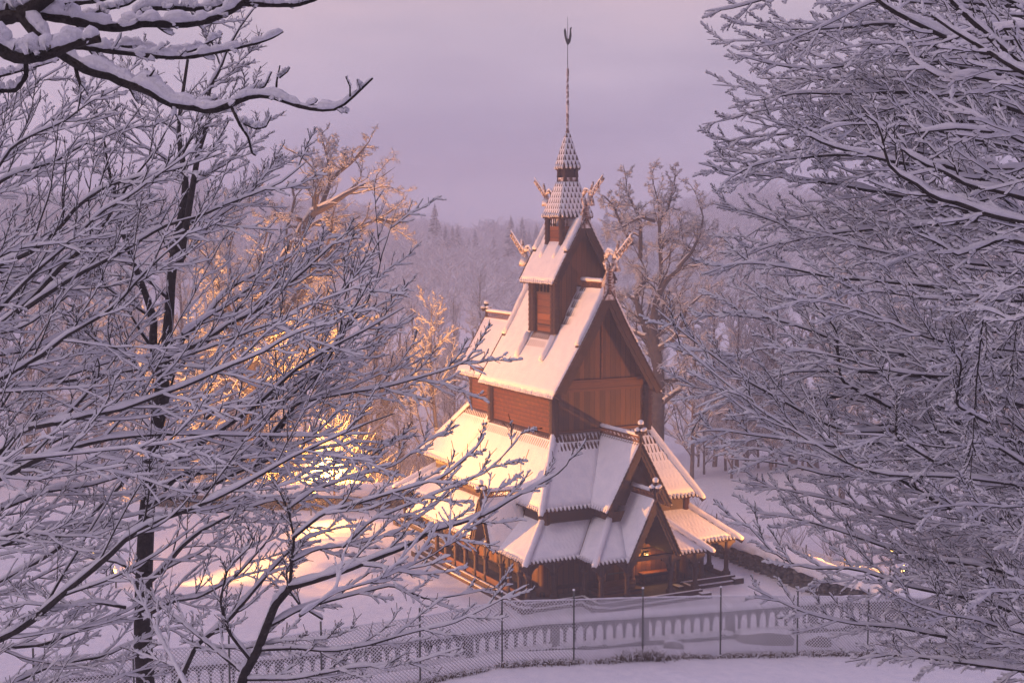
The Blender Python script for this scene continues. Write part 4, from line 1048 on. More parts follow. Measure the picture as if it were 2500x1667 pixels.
# ---------- left foreground tree with the visible dark trunk
gL = np.random.default_rng(11)
d = 20.0
trunk = [limb([(335, 1900), (325, 1560), (333, 1400), (344, 1245), (355, 1161), (374, 1049), (381, 974), (397, 880), (407, 801), (416, 693), (428, 598), (460, 469), (455, 402), (440, 330), (449, 272), (470, 150)], d, d+.8, .14, .02, 40),
         limb([(390, 990), (397, 927), (374, 880), (369, 824), (374, 778), (351, 707), (327, 637), (300, 560), (285, 470), (270, 400), (262, 330)], d, d-1.2, .075, .012, 40),
         limb([(440, 640), (470, 480), (491, 370), (518, 290), (518, 223), (549, 170), (562, 134), (600, 70), (640, 20)], d+.3, d+1.2, .05, .008, 40)]
base = at(335, 1900, d); gz = float(ground_z(base[0], base[1]))
trunk[0][0][0] = (base[0]+.02, base[1], min(gz-.3, base[2]))
LIMB_R = .72
LA = [
 limb([(388, 1199), (430, 1157), (514, 1157), (585, 1124), (655, 1072), (678, 1054), (716, 984), (772, 918), (804, 871), (832, 801), (837, 740), (856, 675), (870, 610)], 20, 17.5, .05, .006),
 limb([(640, 1085), (716, 984), (842, 960), (935, 946), (1006, 927), (1100, 900), (1180, 860)], 18.9, 16.8, .03, .006),
 limb([(397, 880), (444, 824), (505, 768), (538, 722), (571, 694), (631, 665), (702, 628), (760, 600), (830, 570)], 20, 21.5, .05, .006),
 limb([(412, 867), (491, 834), (561, 787), (631, 754), (702, 694), (758, 647), (820, 590), (880, 545)], 20, 18.2, .045, .006),
 limb([(355, 1180), (420, 1120), (520, 1060), (620, 990), (720, 900), (800, 850), (900, 800), (985, 750)], 20, 17, .05, .007),
 limb([(370, 1060), (330, 1010), (290, 940), (240, 880), (190, 840), (120, 790)], 20, 21.5, .04, .006),
 limb([(345, 1240), (400, 1215), (480, 1205), (560, 1160), (660, 1120), (760, 1100), (880, 1080), (960, 1090)], 20, 17.8, .045, .006),
 limb([(325, 1450), (380, 1400), (430, 1340), (480, 1300), (560, 1260), (640, 1230), (740, 1215)], 20, 18, .05, .006),
 limb([(415, 650), (470, 600), (520, 540), (590, 490), (660, 420), (720, 380)], 20.5, 22, .035, .005),
 limb([(425, 600), (380, 540), (330, 500), (280, 430), (240, 400)], 20.5, 21.5, .03, .005),
 limb([(455, 470), (500, 430), (560, 400), (610, 350), (650, 300), (670, 285)], 20.8, 21.5, .025, .005),
 limb([(450, 380), (480, 330), (540, 280), (600, 240), (640, 200)], 20.8, 20, .022, .005),
 limb([(440, 330), (400, 290), (370, 230), (330, 180), (300, 150)], 20.8, 21.5, .02, .005),
 limb([(452, 420), (400, 380), (340, 350), (270, 300), (190, 215)], 20.8, 20, .022, .005),
 limb([(374, 778), (320, 740), (260, 700), (230, 650), (215, 600)], 19.6, 19, .03, .005),
 limb([(351, 707), (300, 650), (230, 560), (160, 500), (100, 470)], 19.4, 20.5, .03, .005),
 limb([(518, 223), (560, 200), (600, 150), (640, 120), (650, 95)], 21, 21.5, .015, .004),
 limb([(549, 170), (530, 110), (500, 60), (480, 20)], 21, 20.5, .014, .004),
 limb([(330, 1420), (270, 1380), (200, 1370), (120, 1330), (40, 1330)], 20, 21.5, .045, .006),
 limb([(330, 1520), (400, 1480), (470, 1470), (560, 1420), (640, 1330), (690, 1250)], 20, 18.5, .04, .006),
]
LA2 = LA + jitter_limbs(LA[::2], 1, gL, (.5, 2.0, .5))
P1, R1 = stack(LA2)
def crown(P, Rr, g, K=(12, 7, 3), lr=(.46, .42, .3), ang=(.46, .55, .8), flat=(.8, .6, .4), up=(.03, .04, .08), face=None, n=(11, 7, 4), twig=.006, wig=(.07, .09, .12), rr=(.5, .55, .7), keep3=1, droop=(0, 0, 0)):
    a = spawn(P, Rr, K[0], n[0], lr[0], ang[0], g, flat[0], up[0], wig[0], face=face, rmin=twig*1.4, rr=rr[0], droop=droop[0])
    b = spawn(a[0], a[1], K[1], n[1], lr[1], ang[1], g, flat[1], up[1], wig[1], face=face, rmin=twig, rr=rr[1], droop=droop[1])
    c = spawn(b[0], b[1], K[2], n[2], lr[2], ang[2], g, flat[2], up[2], wig[2], rmin=twig*.8, rr=rr[2], keep=keep3, t0=.2, droop=droop[2])
    return [(a[0], a[1], 5), (b[0], b[1], 4), (c[0], c[1], 3)]
def spurs(P, Rr, K, g, L=.1, r=.004):
    B = len(P); Q, Rq = spawn(P, Rr, K, 2, 1.0, .9, g, .3, .5, .1, rmin=r)
    d_ = Q[:, 1]-Q[:, 0]; Q[:, 1] = Q[:, 0]+d_/(np.linalg.norm(d_, axis=1, keepdims=True)+1e-9)*(L*g.uniform(.5, 1.4, (len(Q), 1))); Rq[:] = r
    return Q, Rq, 3
ta = np.array([trunk[i][0] for i in range(3)]); tr_ = np.array([trunk[i][1] for i in range(3)])
cr = crown(P1, R1, gL, face=CAMDIR)
top = spawn(ta[:, 14:], tr_[:, 14:], 14, 9, .26, .75, gL, .75, .05, .07, face=CAMDIR, rmin=.006, rr=.4)
top2 = spawn(*top, 6, 5, .42, .6, gL, .6, .06, .13, face=CAMDIR, rmin=.0045)
sp = spurs(cr[0][0], cr[0][1], 7, gL)
build_tree('beech_tree', 'bare beech with one upright dark trunk and snowy boughs fanning across the left', [(ta, tr_, 10), (P1, R1, 7)] + cr + [(top[0], top[1], 5), (top2[0], top2[1], 4), sp], (base[0], base[1], gz), gL, snow_b=.0108, snow_a=1.0, clump=.2, skip_snow=(7,))

# ---------- second left tree, trunk just outside the frame
gB = np.random.default_rng(12)
dB = 17.5; baseB = at(-260, 1500, dB); gzB = float(ground_z(baseB[0], baseB[1]))
LB = [
 limb([(-230, 1660), (0, 1564), (66, 1518), (133, 1457), (204, 1401), (265, 1350), (306, 1304), (383, 1273), (423, 1258), (500, 1230), (600, 1180), (700, 1120), (800, 1075), (900, 1030), (960, 1010)], 17.5, 15.5, .06, .007),
 limb([(-250, 1250), (0, 1166), (70, 1124), (154, 1096), (260, 1070), (380, 1060), (500, 1062), (620, 1065), (770, 1068), (900, 1060)], 17.5, 16, .05, .007),
 limb([(-250, 1180), (0, 1100), (33, 1054), (94, 1035), (140, 1026), (196, 969), (234, 923), (238, 880), (215, 830)], 17.5, 16.5, .05, .006),
 limb([(60, 1045), (140, 1030), (210, 1012), (281, 1002), (355, 974), (450, 940), (560, 890), (640, 860), (700, 820), (780, 790), (900, 740)], 16.9, 15, .04, .006),
 limb([(-250, 760), (0, 643), (80, 612), (147, 558), (192, 500), (268, 451), (357, 428), (446, 411), (560, 370)], 17.5, 16, .05, .006),
 limb([(-200, 900), (0, 790), (107, 700), (134, 661), (214, 598), (254, 554), (290, 491), (335, 429), (388, 370), (437, 277)], 17.5, 16.5, .055, .006),
 limb([(60, 750), (134, 700), (201, 661), (277, 625), (402, 549), (491, 527), (558, 496), (625, 473), (692, 446), (750, 397)], 17.2, 16, .04, .006),
 limb([(-250, 620), (-100, 560), (0, 442), (67, 415), (147, 393), (201, 357), (290, 326), (366, 286)], 17.5, 17, .04, .006),
 limb([(-250, 480), (-100, 380), (0, 286), (45, 250), (89, 210), (179, 161)], 17.5, 18.5, .035, .006),
 limb([(-250, 1330), (0, 1240), (100, 1200), (200, 1190), (330, 1150), (430, 1130), (540, 1110)], 17.5, 19, .045, .006),
 limb([(-250, 1450), (0, 1330), (100, 1290), (220, 1280), (330, 1260), (430, 1200)], 17.5, 18.5, .045, .006),
 limb([(-250, 1000), (-50, 960), (80, 940), (200, 900), (300, 870), (400, 870), (500, 850)], 17.5, 19.5, .045, .006),
 limb([(-250, 900), (-50, 870), (80, 850), (180, 800), (260, 740), (330, 700)], 17.5, 20, .04, .006),
 limb([(-250, 1700), (-50, 1600), (80, 1590), (200, 1540), (300, 1500), (390, 1440)], 17.5, 19, .045, .006),
 limb([(-250, 680), (-60, 640), (60, 680), (150, 700), (230, 690)], 17.5, 20, .035, .006),
 limb([(-250, 1800), (-30, 1700), (100, 1640), (230, 1620), (350, 1560), (480, 1540)], 17.5, 19, .045, .006),
]
tB = resample([(baseB[0], baseB[1], gzB-.3), baseB+UP*1, at(-250, 1000, dB), at(-255, 500, dB), at(-240, 100, dB)], [.22, .19, .14, .09, .03], 40)
LB2 = LB + jitter_limbs(LB, 1, gB, (.5, 2.2, .6))
P1, R1 = stack(LB2)
cr = crown(P1, R1, gB, face=CAMDIR)
sp = spurs(cr[0][0], cr[0][1], 6, gB)
build_tree('beech_tree', 'bare beech whose snowy boughs rise in from beyond the left edge', [(tB[0][None], tB[1][None], 10), (P1, R1, 7)] + cr + [sp], (baseB[0], baseB[1], gzB), gB, snow_b=.0108, snow_a=1.0, clump=.2, skip_snow=(5,))

# ---------- third left tree, low, forked at the bottom centre-left
gC = np.random.default_rng(13)
dC = 16.0; baseC = at(560, 1720, dC); gzC = float(ground_z(baseC[0], baseC[1]))
tC = limb([(560, 1850), (562, 1720), (577, 1666), (612, 1605), (633, 1549), (658, 1488), (694, 1447)], dC, dC, .085, .06, 40); tC[0][0][2] = min(tC[0][0][2], gzC-.3)
LC = [
 limb([(694, 1447), (765, 1427), (842, 1401), (918, 1370), (995, 1340), (1046, 1304), (1108, 1290), (1195, 1259), (1248, 1224), (1329, 1181), (1381, 1150), (1410, 1080)], 16, 15.5, .05, .005, 26),
 limb([(694, 1447), (699, 1386), (707, 1319), (694, 1253), (673, 1202), (650, 1170)], 16, 16, .03, .007, 26),
 limb([(408, 1700), (459, 1590), (536, 1534), (602, 1457), (663, 1386), (720, 1330), (800, 1300), (860, 1290)], 17.5, 18, .05, .006, 26),
 limb([(612, 1605), (700, 1600), (800, 1610), (900, 1590), (1000, 1560), (1100, 1540), (1200, 1490), (1290, 1440)], 16, 15.5, .03, .005, 26),
 limb([(633, 1549), (720, 1500), (830, 1470), (950, 1440), (1040, 1480), (1150, 1460), (1250, 1440)], 16, 17, .03, .005, 26),
 limb([(700, 1380), (760, 1350), (850, 1340), (960, 1310), (1060, 1240), (1110, 1180)], 16, 16.8, .025, .005, 26),
 limb([(707, 1319), (780, 1260), (880, 1230), (980, 1200), (1080, 1170), (1160, 1100), (1180, 1070)], 16, 15, .025, .005, 26),
 limb([(690, 1250), (760, 1200), (850, 1170), (960, 1140), (1040, 1080), (1120, 1040)], 16, 16.5, .022, .005, 26),
 limb([(577, 1666), (500, 1600), (430, 1540), (370, 1490), (330, 1440)], 16, 17, .03, .005, 26),
 limb([(600, 1640), (540, 1560), (520, 1480), (540, 1400), (600, 1340), (620, 1290)], 16, 15.5, .03, .005, 26),
 limb([(577, 1680), (700, 1680), (850, 1650), (1000, 1640), (1120, 1600)], 16, 15.5, .03, .005, 26),
]
LC2 = LC + jitter_limbs(LC[5:], 1, gC, (.3, 1.0, .25))
P1, R1 = stack(LC2)
cr = crown(P1, R1, gC, K=(10, 6, 3), lr=(.3, .38, .3), face=CAMDIR)
sp = spurs(cr[0][0], cr[0][1], 6, gC)
build_tree('beech_tree', 'low forked beech, its long snowy bough reaching in front of the church arcade', [(tC[0][None], tC[1][None], 10), (P1, R1, 7)] + cr + [sp], (baseC[0], baseC[1], gzC), gC, snow_b=.0108, snow_a=1.0, clump=.2, skip_snow=(5,))

# ---------- near boughs hanging in at the top left
gN = np.random.default_rng(14)
LN = [
 limb([(-150, 62), (0, 55), (71, 42), (112, 20), (147, -5), (200, -50)], 6, 6, .03, .02),
 limb([(60, 50), (134, 45), (201, 58), (268, 74), (312, 76), (366, 63), (424, 67), (491, 67), (549, 49), (594, 27), (640, -15)], 6, 6.3, .017, .01),
 limb([(76, 49), (112, 94), (170, 138), (223, 174), (286, 188), (321, 210), (371, 219), (424, 259), (482, 263), (518, 277), (571, 259), (616, 237), (670, 237), (723, 259), (777, 272), (830, 272), (871, 237), (915, 196)], 6, 5.6, .02, .003, 34),
 limb([(-120, 60), (0, 110), (36, 134), (67, 148), (134, 138), (200, 112), (260, 100)], 5.6, 5.6, .026, .012),
 limb([(134, 116), (201, 116), (268, 129), (335, 116), (402, 134), (469, 134), (513, 116), (554, 89)], 6, 6.6, .01, .004),
 limb([(170, 114), (312, 134), (402, 143), (469, 147), (536, 134), (603, 121), (670, 103), (701, 85)], 6, 6.2, .01, .003),
 limb([(330, 78), (357, 31), (402, 27), (491, 31), (549, 27), (594, 4), (620, -20)], 6.2, 6.4, .012, .006),
 limb([(560, 20), (603, 18), (670, 22), (737, 22), (781, 9), (830, -20)], 6.3, 6.5, .011, .005),
  limb([(-100, 20), (40, 15), (150, 22), (260, 10), (340, -20)], 6.4, 6.6, .012, .008), limb([(200, 60), (260, 35), (330, 20), (380, -15)], 6.3, 6.4, .006, .004), limb([(-80, 180), (10, 190), (90, 170), (160, 150)], 7, 7.2, .008, .003),
 limb([(571, 259), (594, 308), (612, 335), (621, 375), (630, 380)], 5.9, 5.9, .006, .003),
 limb([(594, 300), (630, 316), (655, 312), (668, 288)], 5.9, 5.9, .004, .002),
 limb([(80, 152), (80, 188), (54, 223), (0, 223), (-60, 210)], 5.7, 5.7, .008, .007),
 limb([(600, 240), (655, 215), (672, 180)], 5.8, 5.8, .004, .002), limb([(680, 238), (684, 200), (692, 165)], 5.8, 5.8, .004, .002),
 limb([(860, 240), (860, 215), (850, 192)], 5.6, 5.6, .003, .002), limb([(690, 195), (710, 180), (716, 170)], 5.8, 5.8, .003, .0015),
]
def pad(limbs, n):
    return [(a if len(a) == n else resample(a, b, n)[0], b if len(a) == n else np.interp(np.linspace(0, 1, n), np.linspace(0, 1, len(b)), b)) for a, b in limbs]
P1, R1 = stack(pad(LN, 34)); R1 = R1*1.75*(1+.07*gN.standard_normal(R1.shape))
a = spawn(P1[:11], R1[:11], 12, 6, .13, .8, gN, .5, .07, .16, rmin=.0028, rr=.45, face=CAMDIR)
b = spawn(a[0], a[1], 2, 4, .4, .7, gN, .4, .1, .2, rmin=.002, rr=.7)
baseN = np.array([-6.5, 6.0, float(ground_z(-6.5, 6.0))])
tN = resample([baseN-UP*.3, baseN+UP*3, baseN+np.array([.3, 0, 6.0])], [.22, .16, .1], 30)
tN2 = resample([baseN+np.array([.1, 0, 3.6]), at(-600, 90, 6.2), at(-150, 62, 6)], [.07, .045, .03], 30)
build_tree('beech_tree', 'close dark boughs thick with snow hanging in at the top left corner', [(np.array([tN[0], tN2[0]]), np.array([tN[1], tN2[1]]), 10), (P1, R1, 9), (a[0], a[1], 6), (b[0], b[1], 5)], tuple(baseN), gN, snow_b=.008, snow_a=.95, clump=.3, sub=2)

# ---------- right foreground trees
gR = np.random.default_rng(21)
LR1 = [
 limb([(2760, 340), (2500, 183), (2448, 147), (2381, 138), (2314, 112), (2238, 76), (2180, 49), (2136, 22), (2090, -20)], 12, 12, .045, .02),
 limb([(2700, 300), (2448, 147), (2404, 107), (2359, 67), (2314, 27), (2270, -20)], 11, 11, .04, .02),
 limb([(2760, 330), (2500, 228), (2426, 210), (2359, 196), (2296, 205), (2247, 179), (2216, 156), (2198, 121), (2180, 80)], 12, 13, .035, .006),
 limb([(2760, 620), (2500, 549), (2404, 527), (2323, 496), (2270, 487), (2225, 446), (2180, 429), (2158, 402), (2149, 348), (2136, 304), (2104, 286)], 12.5, 12.5, .04, .008),
 limb([(2760, 560), (2500, 491), (2426, 469), (2359, 460), (2292, 420), (2261, 411), (2216, 388), (2180, 357), (2136, 312), (2091, 263)], 13, 13, .035, .007),
 limb([(2700, 640), (2500, 598), (2448, 585), (2381, 612), (2332, 629), (2292, 598), (2238, 576)], 13, 13, .03, .01),
 limb([(2740, 470), (2600, 400), (2500, 360), (2420, 320), (2350, 280), (2290, 250)], 12, 13.5, .035, .008),
 limb([(2720, 100), (2560, 60), (2450, 20), (2380, -20)], 11, 11, .03, .012),
 limb([(2760, 440), (2520, 330), (2420, 330), (2330, 320), (2230, 330), (2150, 350)], 12, 14, .03, .008),
]
dR = 12.5; bR = at(2820, 1200, dR); gzR = float(ground_z(bR[0], bR[1]))
tR = resample([(bR[0], bR[1], gzR-.3), at(2820, 1100, dR), at(2790, 500, dR), at(2740, 100, dR)], [.22, .2, .12, .05], 30)
LRx = pad(LR1 + jitter_limbs(LR1, 1, gR, (.25, 1.0, .35)), 22)
P1, R1 = stack(LRx)
cr = crown(P1, R1, gR, K=(9, 5, 3), lr=(.36, .42, .4), face=CAMDIR)
build_tree('beech_tree', 'near beech at the upper right edge with the thickest snow laden limbs', [(tR[0][None], tR[1][None], 10), (P1, R1, 8)] + cr, (bR[0], bR[1], gzR), gR, snow_b=.011, snow_a=1.0, clump=.2)

LR2 = [
 limb([(2700, 620), (2404, 536), (2337, 549), (2270, 554), (2150, 560), (2000, 575), (1880, 600), (1790, 640)], 21, 19, .06, .007),
 limb([(2700, 350), (2381, 250), (2225, 232), (2091, 237), (2002, 237), (1935, 232), (1850, 255), (1791, 256)], 21, 20, .05, .006),
 limb([(2600, 420), (2300, 330), (2127, 277), (2046, 286), (1979, 321), (1912, 335), (1823, 339), (1738, 357)], 21, 20, .05, .006),
 limb([(2600, 160), (2300, 100), (2158, 67), (2046, 80), (1957, 85), (1868, 80), (1801, 67)], 21, 20, .045, .006),
 limb([(2600, 220), (2300, 170), (2180, 129), (2046, 174), (1957, 179), (1868, 165), (1792, 143)], 21, 19.5, .045, .006),
 limb([(2650, 560), (2300, 500), (2136, 473), (2046, 455), (1988, 446), (1912, 437), (1779, 424), (1703, 402)], 21, 19, .05, .006),
 limb([(2600, 40), (2300, 20), (2180, -10), (1990, -40), (1900, 0), (1830, 20), (1760, 40), (1715, 40)], 21, 20, .045, .006),
 limb([(2650, 480), (2400, 420), (2200, 400), (2060, 380), (1950, 390), (1850, 400), (1770, 440), (1745, 475)], 21, 18.5, .045, .006),
 limb([(2650, 340), (2350, 300), (2200, 310), (2050, 340), (1950, 370), (1870, 385), (1790, 375), (1745, 360)], 21, 21, .045, .006),
 limb([(2650, 660), (2500, 660), (2400, 650), (2280, 640), (2160, 620), (2040, 590), (1930, 560), (1830, 520), (1740, 500)], 22, 20, .05, .006),
 limb([(2650, 250), (2400, 190), (2250, 190), (2120, 200), (2020, 205), (1930, 200), (1850, 200)], 22, 22, .045, .006),
 limb([(2600, 90), (2400, 60), (2250, 60), (2120, 70), (2000, 110), (1930, 110), (1860, 115)], 22, 22, .045, .006),
]
dR2 = 21.5; bR2 = at(2720, 1000, dR2); gzR2 = float(ground_z(bR2[0], bR2[1]))
tR2 = resample([(bR2[0], bR2[1], gzR2-.3), at(2740, 900, dR2), at(2700, 400, dR2), at(2660, 60, dR2), at(2600, -80, dR2)], [.26, .2, .14, .08, .05], 30)
LRx = pad(LR2 + jitter_limbs(LR2, 2, gR, (.35, 1.6, .4), rot=.05, dx=.6), 26)
P1, R1 = stack(LRx)
cr = crown(P1, R1, gR, K=(20, 11, 4), lr=(.27, .36, .4), ang=(.42, .48, .6), face=CAMDIR)
build_tree('beech_tree', 'tall dense beech filling the upper right, fine snowy twigs pointing left into the sky', [(tR2[0][None], tR2[1][None], 10), (P1, R1, 6)] + cr, (bR2[0], bR2[1], gzR2), gR, snow_b=.011, clump=.25)

gS = np.random.default_rng(22)
LR3 = [
 limb([(2700, 1150), (2500, 1082), (2402, 1064), (2297, 1058), (2217, 1052), (2143, 1064), (2050, 1058), (1970, 1015), (1896, 971), (1822, 934), (1754, 879), (1662, 811), (1600, 755)], 19, 17, .05, .005),
 limb([(2700, 1050), (2500, 996), (2433, 971), (2359, 934), (2297, 922), (2217, 922), (2124, 910), (2001, 910), (1939, 904), (1800, 960), (1700, 1000)], 19, 18, .055, .006),
 limb([(2700, 1380), (2500, 1317), (2402, 1280), (2309, 1243), (2242, 1200), (2186, 1163), (2130, 1156), (2056, 1181), (1970, 1150), (1878, 1132), (1785, 1126)], 19, 18, .055, .006),
 limb([(2700, 1580), (2500, 1520), (2433, 1483), (2340, 1471), (2217, 1446), (2093, 1397), (2001, 1409), (1908, 1379), (1804, 1261)], 19, 17, .045, .005),
 limb([(2700, 1640), (2500, 1600), (2390, 1588), (2291, 1570), (2205, 1551), (2093, 1545), (1970, 1514), (1834, 1446)], 19, 16.5, .045, .005),
 limb([(2700, 900), (2500, 860), (2420, 885), (2330, 880), (2200, 870), (2080, 850), (1960, 800), (1850, 770), (1760, 760), (1690, 790)], 19, 18, .05, .005),
 limb([(2700, 1260), (2500, 1200), (2400, 1180), (2300, 1130), (2180, 1080), (2050, 1100), (1950, 1080), (1850, 1070), (1750, 1050), (1700, 1060)], 19, 17, .05, .005),
 limb([(2700, 1480), (2500, 1420), (2380, 1390), (2260, 1380), (2150, 1340), (2040, 1300), (1930, 1270), (1830, 1260)], 19, 18, .045, .005),
 limb([(2700, 780), (2500, 740), (2380, 720), (2260, 700), (2150, 690), (2020, 680), (1900, 650), (1800, 640), (1720, 670)], 19, 18, .05, .005),
 limb([(2700, 720), (2457, 700), (2402, 760), (2396, 860), (2389, 947), (2385, 1070), (2380, 1200)], 16, 16, .02, .008),
 limb([(2180, 1000), (2056, 934), (2047, 854), (2041, 799), (2000, 760), (1960, 700)], 18, 18, .035, .01),
 limb([(2700, 1100), (2450, 1120), (2300, 1000), (2150, 960), (2000, 980), (1880, 960), (1760, 960), (1650, 940)], 20, 19, .045, .005),
 limb([(2700, 960), (2500, 930), (2350, 850), (2200, 800), (2050, 760), (1900, 740), (1780, 700)], 20, 21, .045, .005),
 limb([(2700, 1320), (2500, 1260), (2350, 1310), (2200, 1280), (2050, 1230), (1900, 1200), (1790, 1180)], 20, 19, .045, .005),
 limb([(2700, 1200), (2500, 1130), (2350, 1100), (2200, 1130), (2050, 1140), (1900, 1110), (1770, 1090)], 21, 20, .045, .005),
 limb([(2740, 1700), (2500, 1660), (2350, 1640), (2200, 1620), (2080, 1640)], 18, 17, .045, .008),
]
dS = 19.5; bS = at(2760, 1500, dS); gzS = float(ground_z(bS[0], bS[1]))
tS = resample([(bS[0], bS[1], gzS-.3), at(2760, 1350, dS), at(2730, 1000, dS), at(2700, 700, dS)], [.26, .2, .14, .07], 30)
LRx = pad(LR3 + jitter_limbs(LR3, 2, gS, (.35, 1.5, .4), rot=.06, dx=.7), 26)
P1, R1 = stack(LRx)
cr = crown(P1, R1, gS, K=(20, 11, 4), lr=(.27, .36, .4), ang=(.42, .48, .6), face=CAMDIR)
build_tree('beech_tree', 'wide beech at the lower right, snowy boughs reaching towards the stone wall', [(tS[0][None], tS[1][None], 10), (P1, R1, 6)] + cr, (bS[0], bS[1], gzS), gS, snow_b=.0105, clump=.25)

# ---------- trees beyond the church
def free_tree(kind, h, seed):
    """whole tree at the origin: groups for build_tree"""
    g = np.random.default_rng(seed)
    if kind == 'oak':
        tr = resample([(0, 0, -.5), (.1*h*g.uniform(-.4, .4), 0, h*.18), (.02*h, 0, h*.36), (.06*h*g.uniform(-1, 1), 0, h*.55), (0, .02*h, h*.8)], [.03*h, .025*h, .021*h, .014*h, .004*h], 16)
        P, Rr = tr[0][None], tr[1][None]
        l1 = spawn(P, Rr, 11, 12, .78, .95, g, .15, .10, .24, t0=.3, t1=.98, rr=.6)
        l2 = spawn(*l1, 7, 8, .5, .75, g, .3, .05, .24, rr=.55, rmin=.02)
        l3 = spawn(*l2, 6, 6, .5, .7, g, .2, .04, .26, rr=.55, rmin=.012)
        l4 = spawn(*l3, 6, 4, .5, .8, g, .1, .05, .3, rr=.6, rmin=.009)
        return [(P, Rr, 8), (l1[0], l1[1], 6), (l2[0], l2[1], 4), (l3[0], l3[1], 3), (l4[0], l4[1], 3)], g
    tr = resample([(0, 0, -.5), (.02*h, 0, h*.3), (-.01*h, .01*h, h*.6), (0, 0, h*.95)], [.014*h, .011*h, .008*h, .002*h], 16)
    P, Rr = tr[0][None], tr[1][None]
    k = dict(bush=(26, .5, .75, .10), slender=(34, .34, .7, .12))[kind]
    l1 = spawn(P, Rr, k[0], 9, k[1], k[2], g, .1, k[3], .12, t0=.12 if kind == 'bush' else .25, t1=.98, rr=.5, rmin=.02)
    l2 = spawn(*l1, 9, 6, .5, .6, g, .2, .06, .16, rr=.5, rmin=.013)
    l3 = spawn(*l2, 7, 5, .55, .6, g, .2, .05, .2, rr=.6, rmin=.009)
    return [(P, Rr, 7), (l1[0], l1[1], 4), (l2[0], l2[1], 3), (l3[0], l3[1], 3)], g
def free(kind, h, seed, name, label, x, y, group=None, sb=.03):
    groups, g = free_tree(kind, h, seed)
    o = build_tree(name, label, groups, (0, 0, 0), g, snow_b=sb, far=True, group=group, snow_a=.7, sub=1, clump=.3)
    o.location = (x, y, float(ground_z(x, y))-.1)
    return o
def copy_tree(o, x, y, rz, sc, label, group):
    c = o.copy(); C.objects.link(c); c.location = (x, y, float(ground_z(x, y))-.1); c.rotation_euler = (0, 0, rz); c.scale = (sc, sc, sc); c['label'] = label; c['group'] = group
    for ch in list(o.children):
        q = ch.copy(); C.objects.link(q); q.parent = c
    return c
def guided_oak(name, label, tr, lims, d, seed, K=(16, 9, 7, 4)):
    g = np.random.default_rng(seed); c = lambda q: resample([at(x, y, d+dd) for x, y, dd in q[1]], q[0][0]*(1-np.linspace(0, 1, len(q[1])))**1.2+.008, 20)
    T = [c(t) for t in tr]; b = T[0][0][0]; z = float(ground_z(b[0], b[1])); T[0][0][0, 2] = min(b[2], z-.4)
    P, Rr = stack(T+[c(l) for l in lims]); kk = dict(rmin=.012)
    l2 = spawn(P[:, 3:], Rr[:, 3:], K[0], 9, .5, .85, g, .15, .04, .25, rr=.5, rmin=.018, t0=.05)
    l3 = spawn(*l2, K[1], 7, .55, .75, g, .2, .04, .27, rr=.6, rmin=.011)
    l4 = spawn(*l3, K[2], 5, .65, .75, g, .1, .05, .3, rr=.6, rmin=.008)
    l5 = spawn(*l4, K[3], 3, .6, .8, g, .1, .05, .3, rr=.7, rmin=.006)
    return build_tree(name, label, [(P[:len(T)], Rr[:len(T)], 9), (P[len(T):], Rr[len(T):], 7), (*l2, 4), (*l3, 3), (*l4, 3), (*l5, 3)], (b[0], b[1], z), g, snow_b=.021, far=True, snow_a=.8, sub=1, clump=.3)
q = lambda s, ox, oy, L: [(ox+x/s, oy+y/s, dd) for x, y, dd in L]
A_ = lambda L: q(2.09, 1400, 350, L)
guided_oak('oak_tree', 'big gnarled oak frosted white standing right behind the church',
 [((.55, .12), A_([(425, 1720, 0), (430, 1500, 0), (437, 1250, 0), (430, 1080, 0), (405, 1000, 0), (410, 850, 0), (440, 750, 0), (490, 680, -1), (530, 640, -1), (620, 610, -1), (700, 580, -2), (790, 560, -3)])),
  ((.34, .08), A_([(432, 1150, 0), (405, 1050, 0), (370, 950, 1), (340, 870, 1), (318, 800, 1), (335, 730, 1), (378, 700, 1), (370, 650, 2), (340, 590, 2), (315, 550, 2), (290, 480, 3)]))],
 [((.2, .04), A_([(445, 760, 0), (450, 680, 0), (440, 540, 0), (435, 400, 0), (430, 300, 0), (400, 200, 0), (390, 110, 0)])),
  ((.16, .04), A_([(440, 540, 0), (500, 470, 1), (580, 435, 2), (680, 450, 3), (730, 430, 3)])),
  ((.15, .03), A_([(340, 590, 2), (340, 400, 2), (300, 310, 2), (270, 260, 2), (265, 180, 2), (250, 110, 2)])),
  ((.15, .03), A_([(300, 520, 2), (270, 470, 2), (235, 400, 1), (200, 320, 1), (150, 270, 0), (120, 260, 0)])),
  ((.17, .05), A_([(430, 1060, 0), (520, 1000, -2), (560, 910, -2), (575, 850, -2), (640, 790, -3), (700, 740, -3), (770, 700, -4)])),
  ((.14, .03), A_([(437, 420, 0), (480, 330, 1), (500, 250, 1), (520, 150, 1), (510, 110, 1)])),
  ((.14, .03), A_([(530, 640, -1), (600, 560, -1), (640, 480, 0), (660, 380, 0), (620, 260, 0), (580, 200, 0)])),
  ((.12, .03), A_([(320, 800, 1), (270, 770, 2), (220, 790, 2), (180, 830, 2)])),
  ((.12, .03), A_([(410, 880, 0), (470, 900, 1), (520, 860, 1), (480, 780, 1), (520, 740, 1)])),
  ((.12, .03), A_([(410, 400, 0), (340, 380, -1), (230, 440, -1), (150, 460, -1)])),
  ((.12, .03), A_([(500, 500, 1), (560, 520, 2), (640, 560, 3), (720, 520, 4), (800, 480, 4)]))], 98, 31)
B_ = lambda L: q(2.613, 600, 300, L)
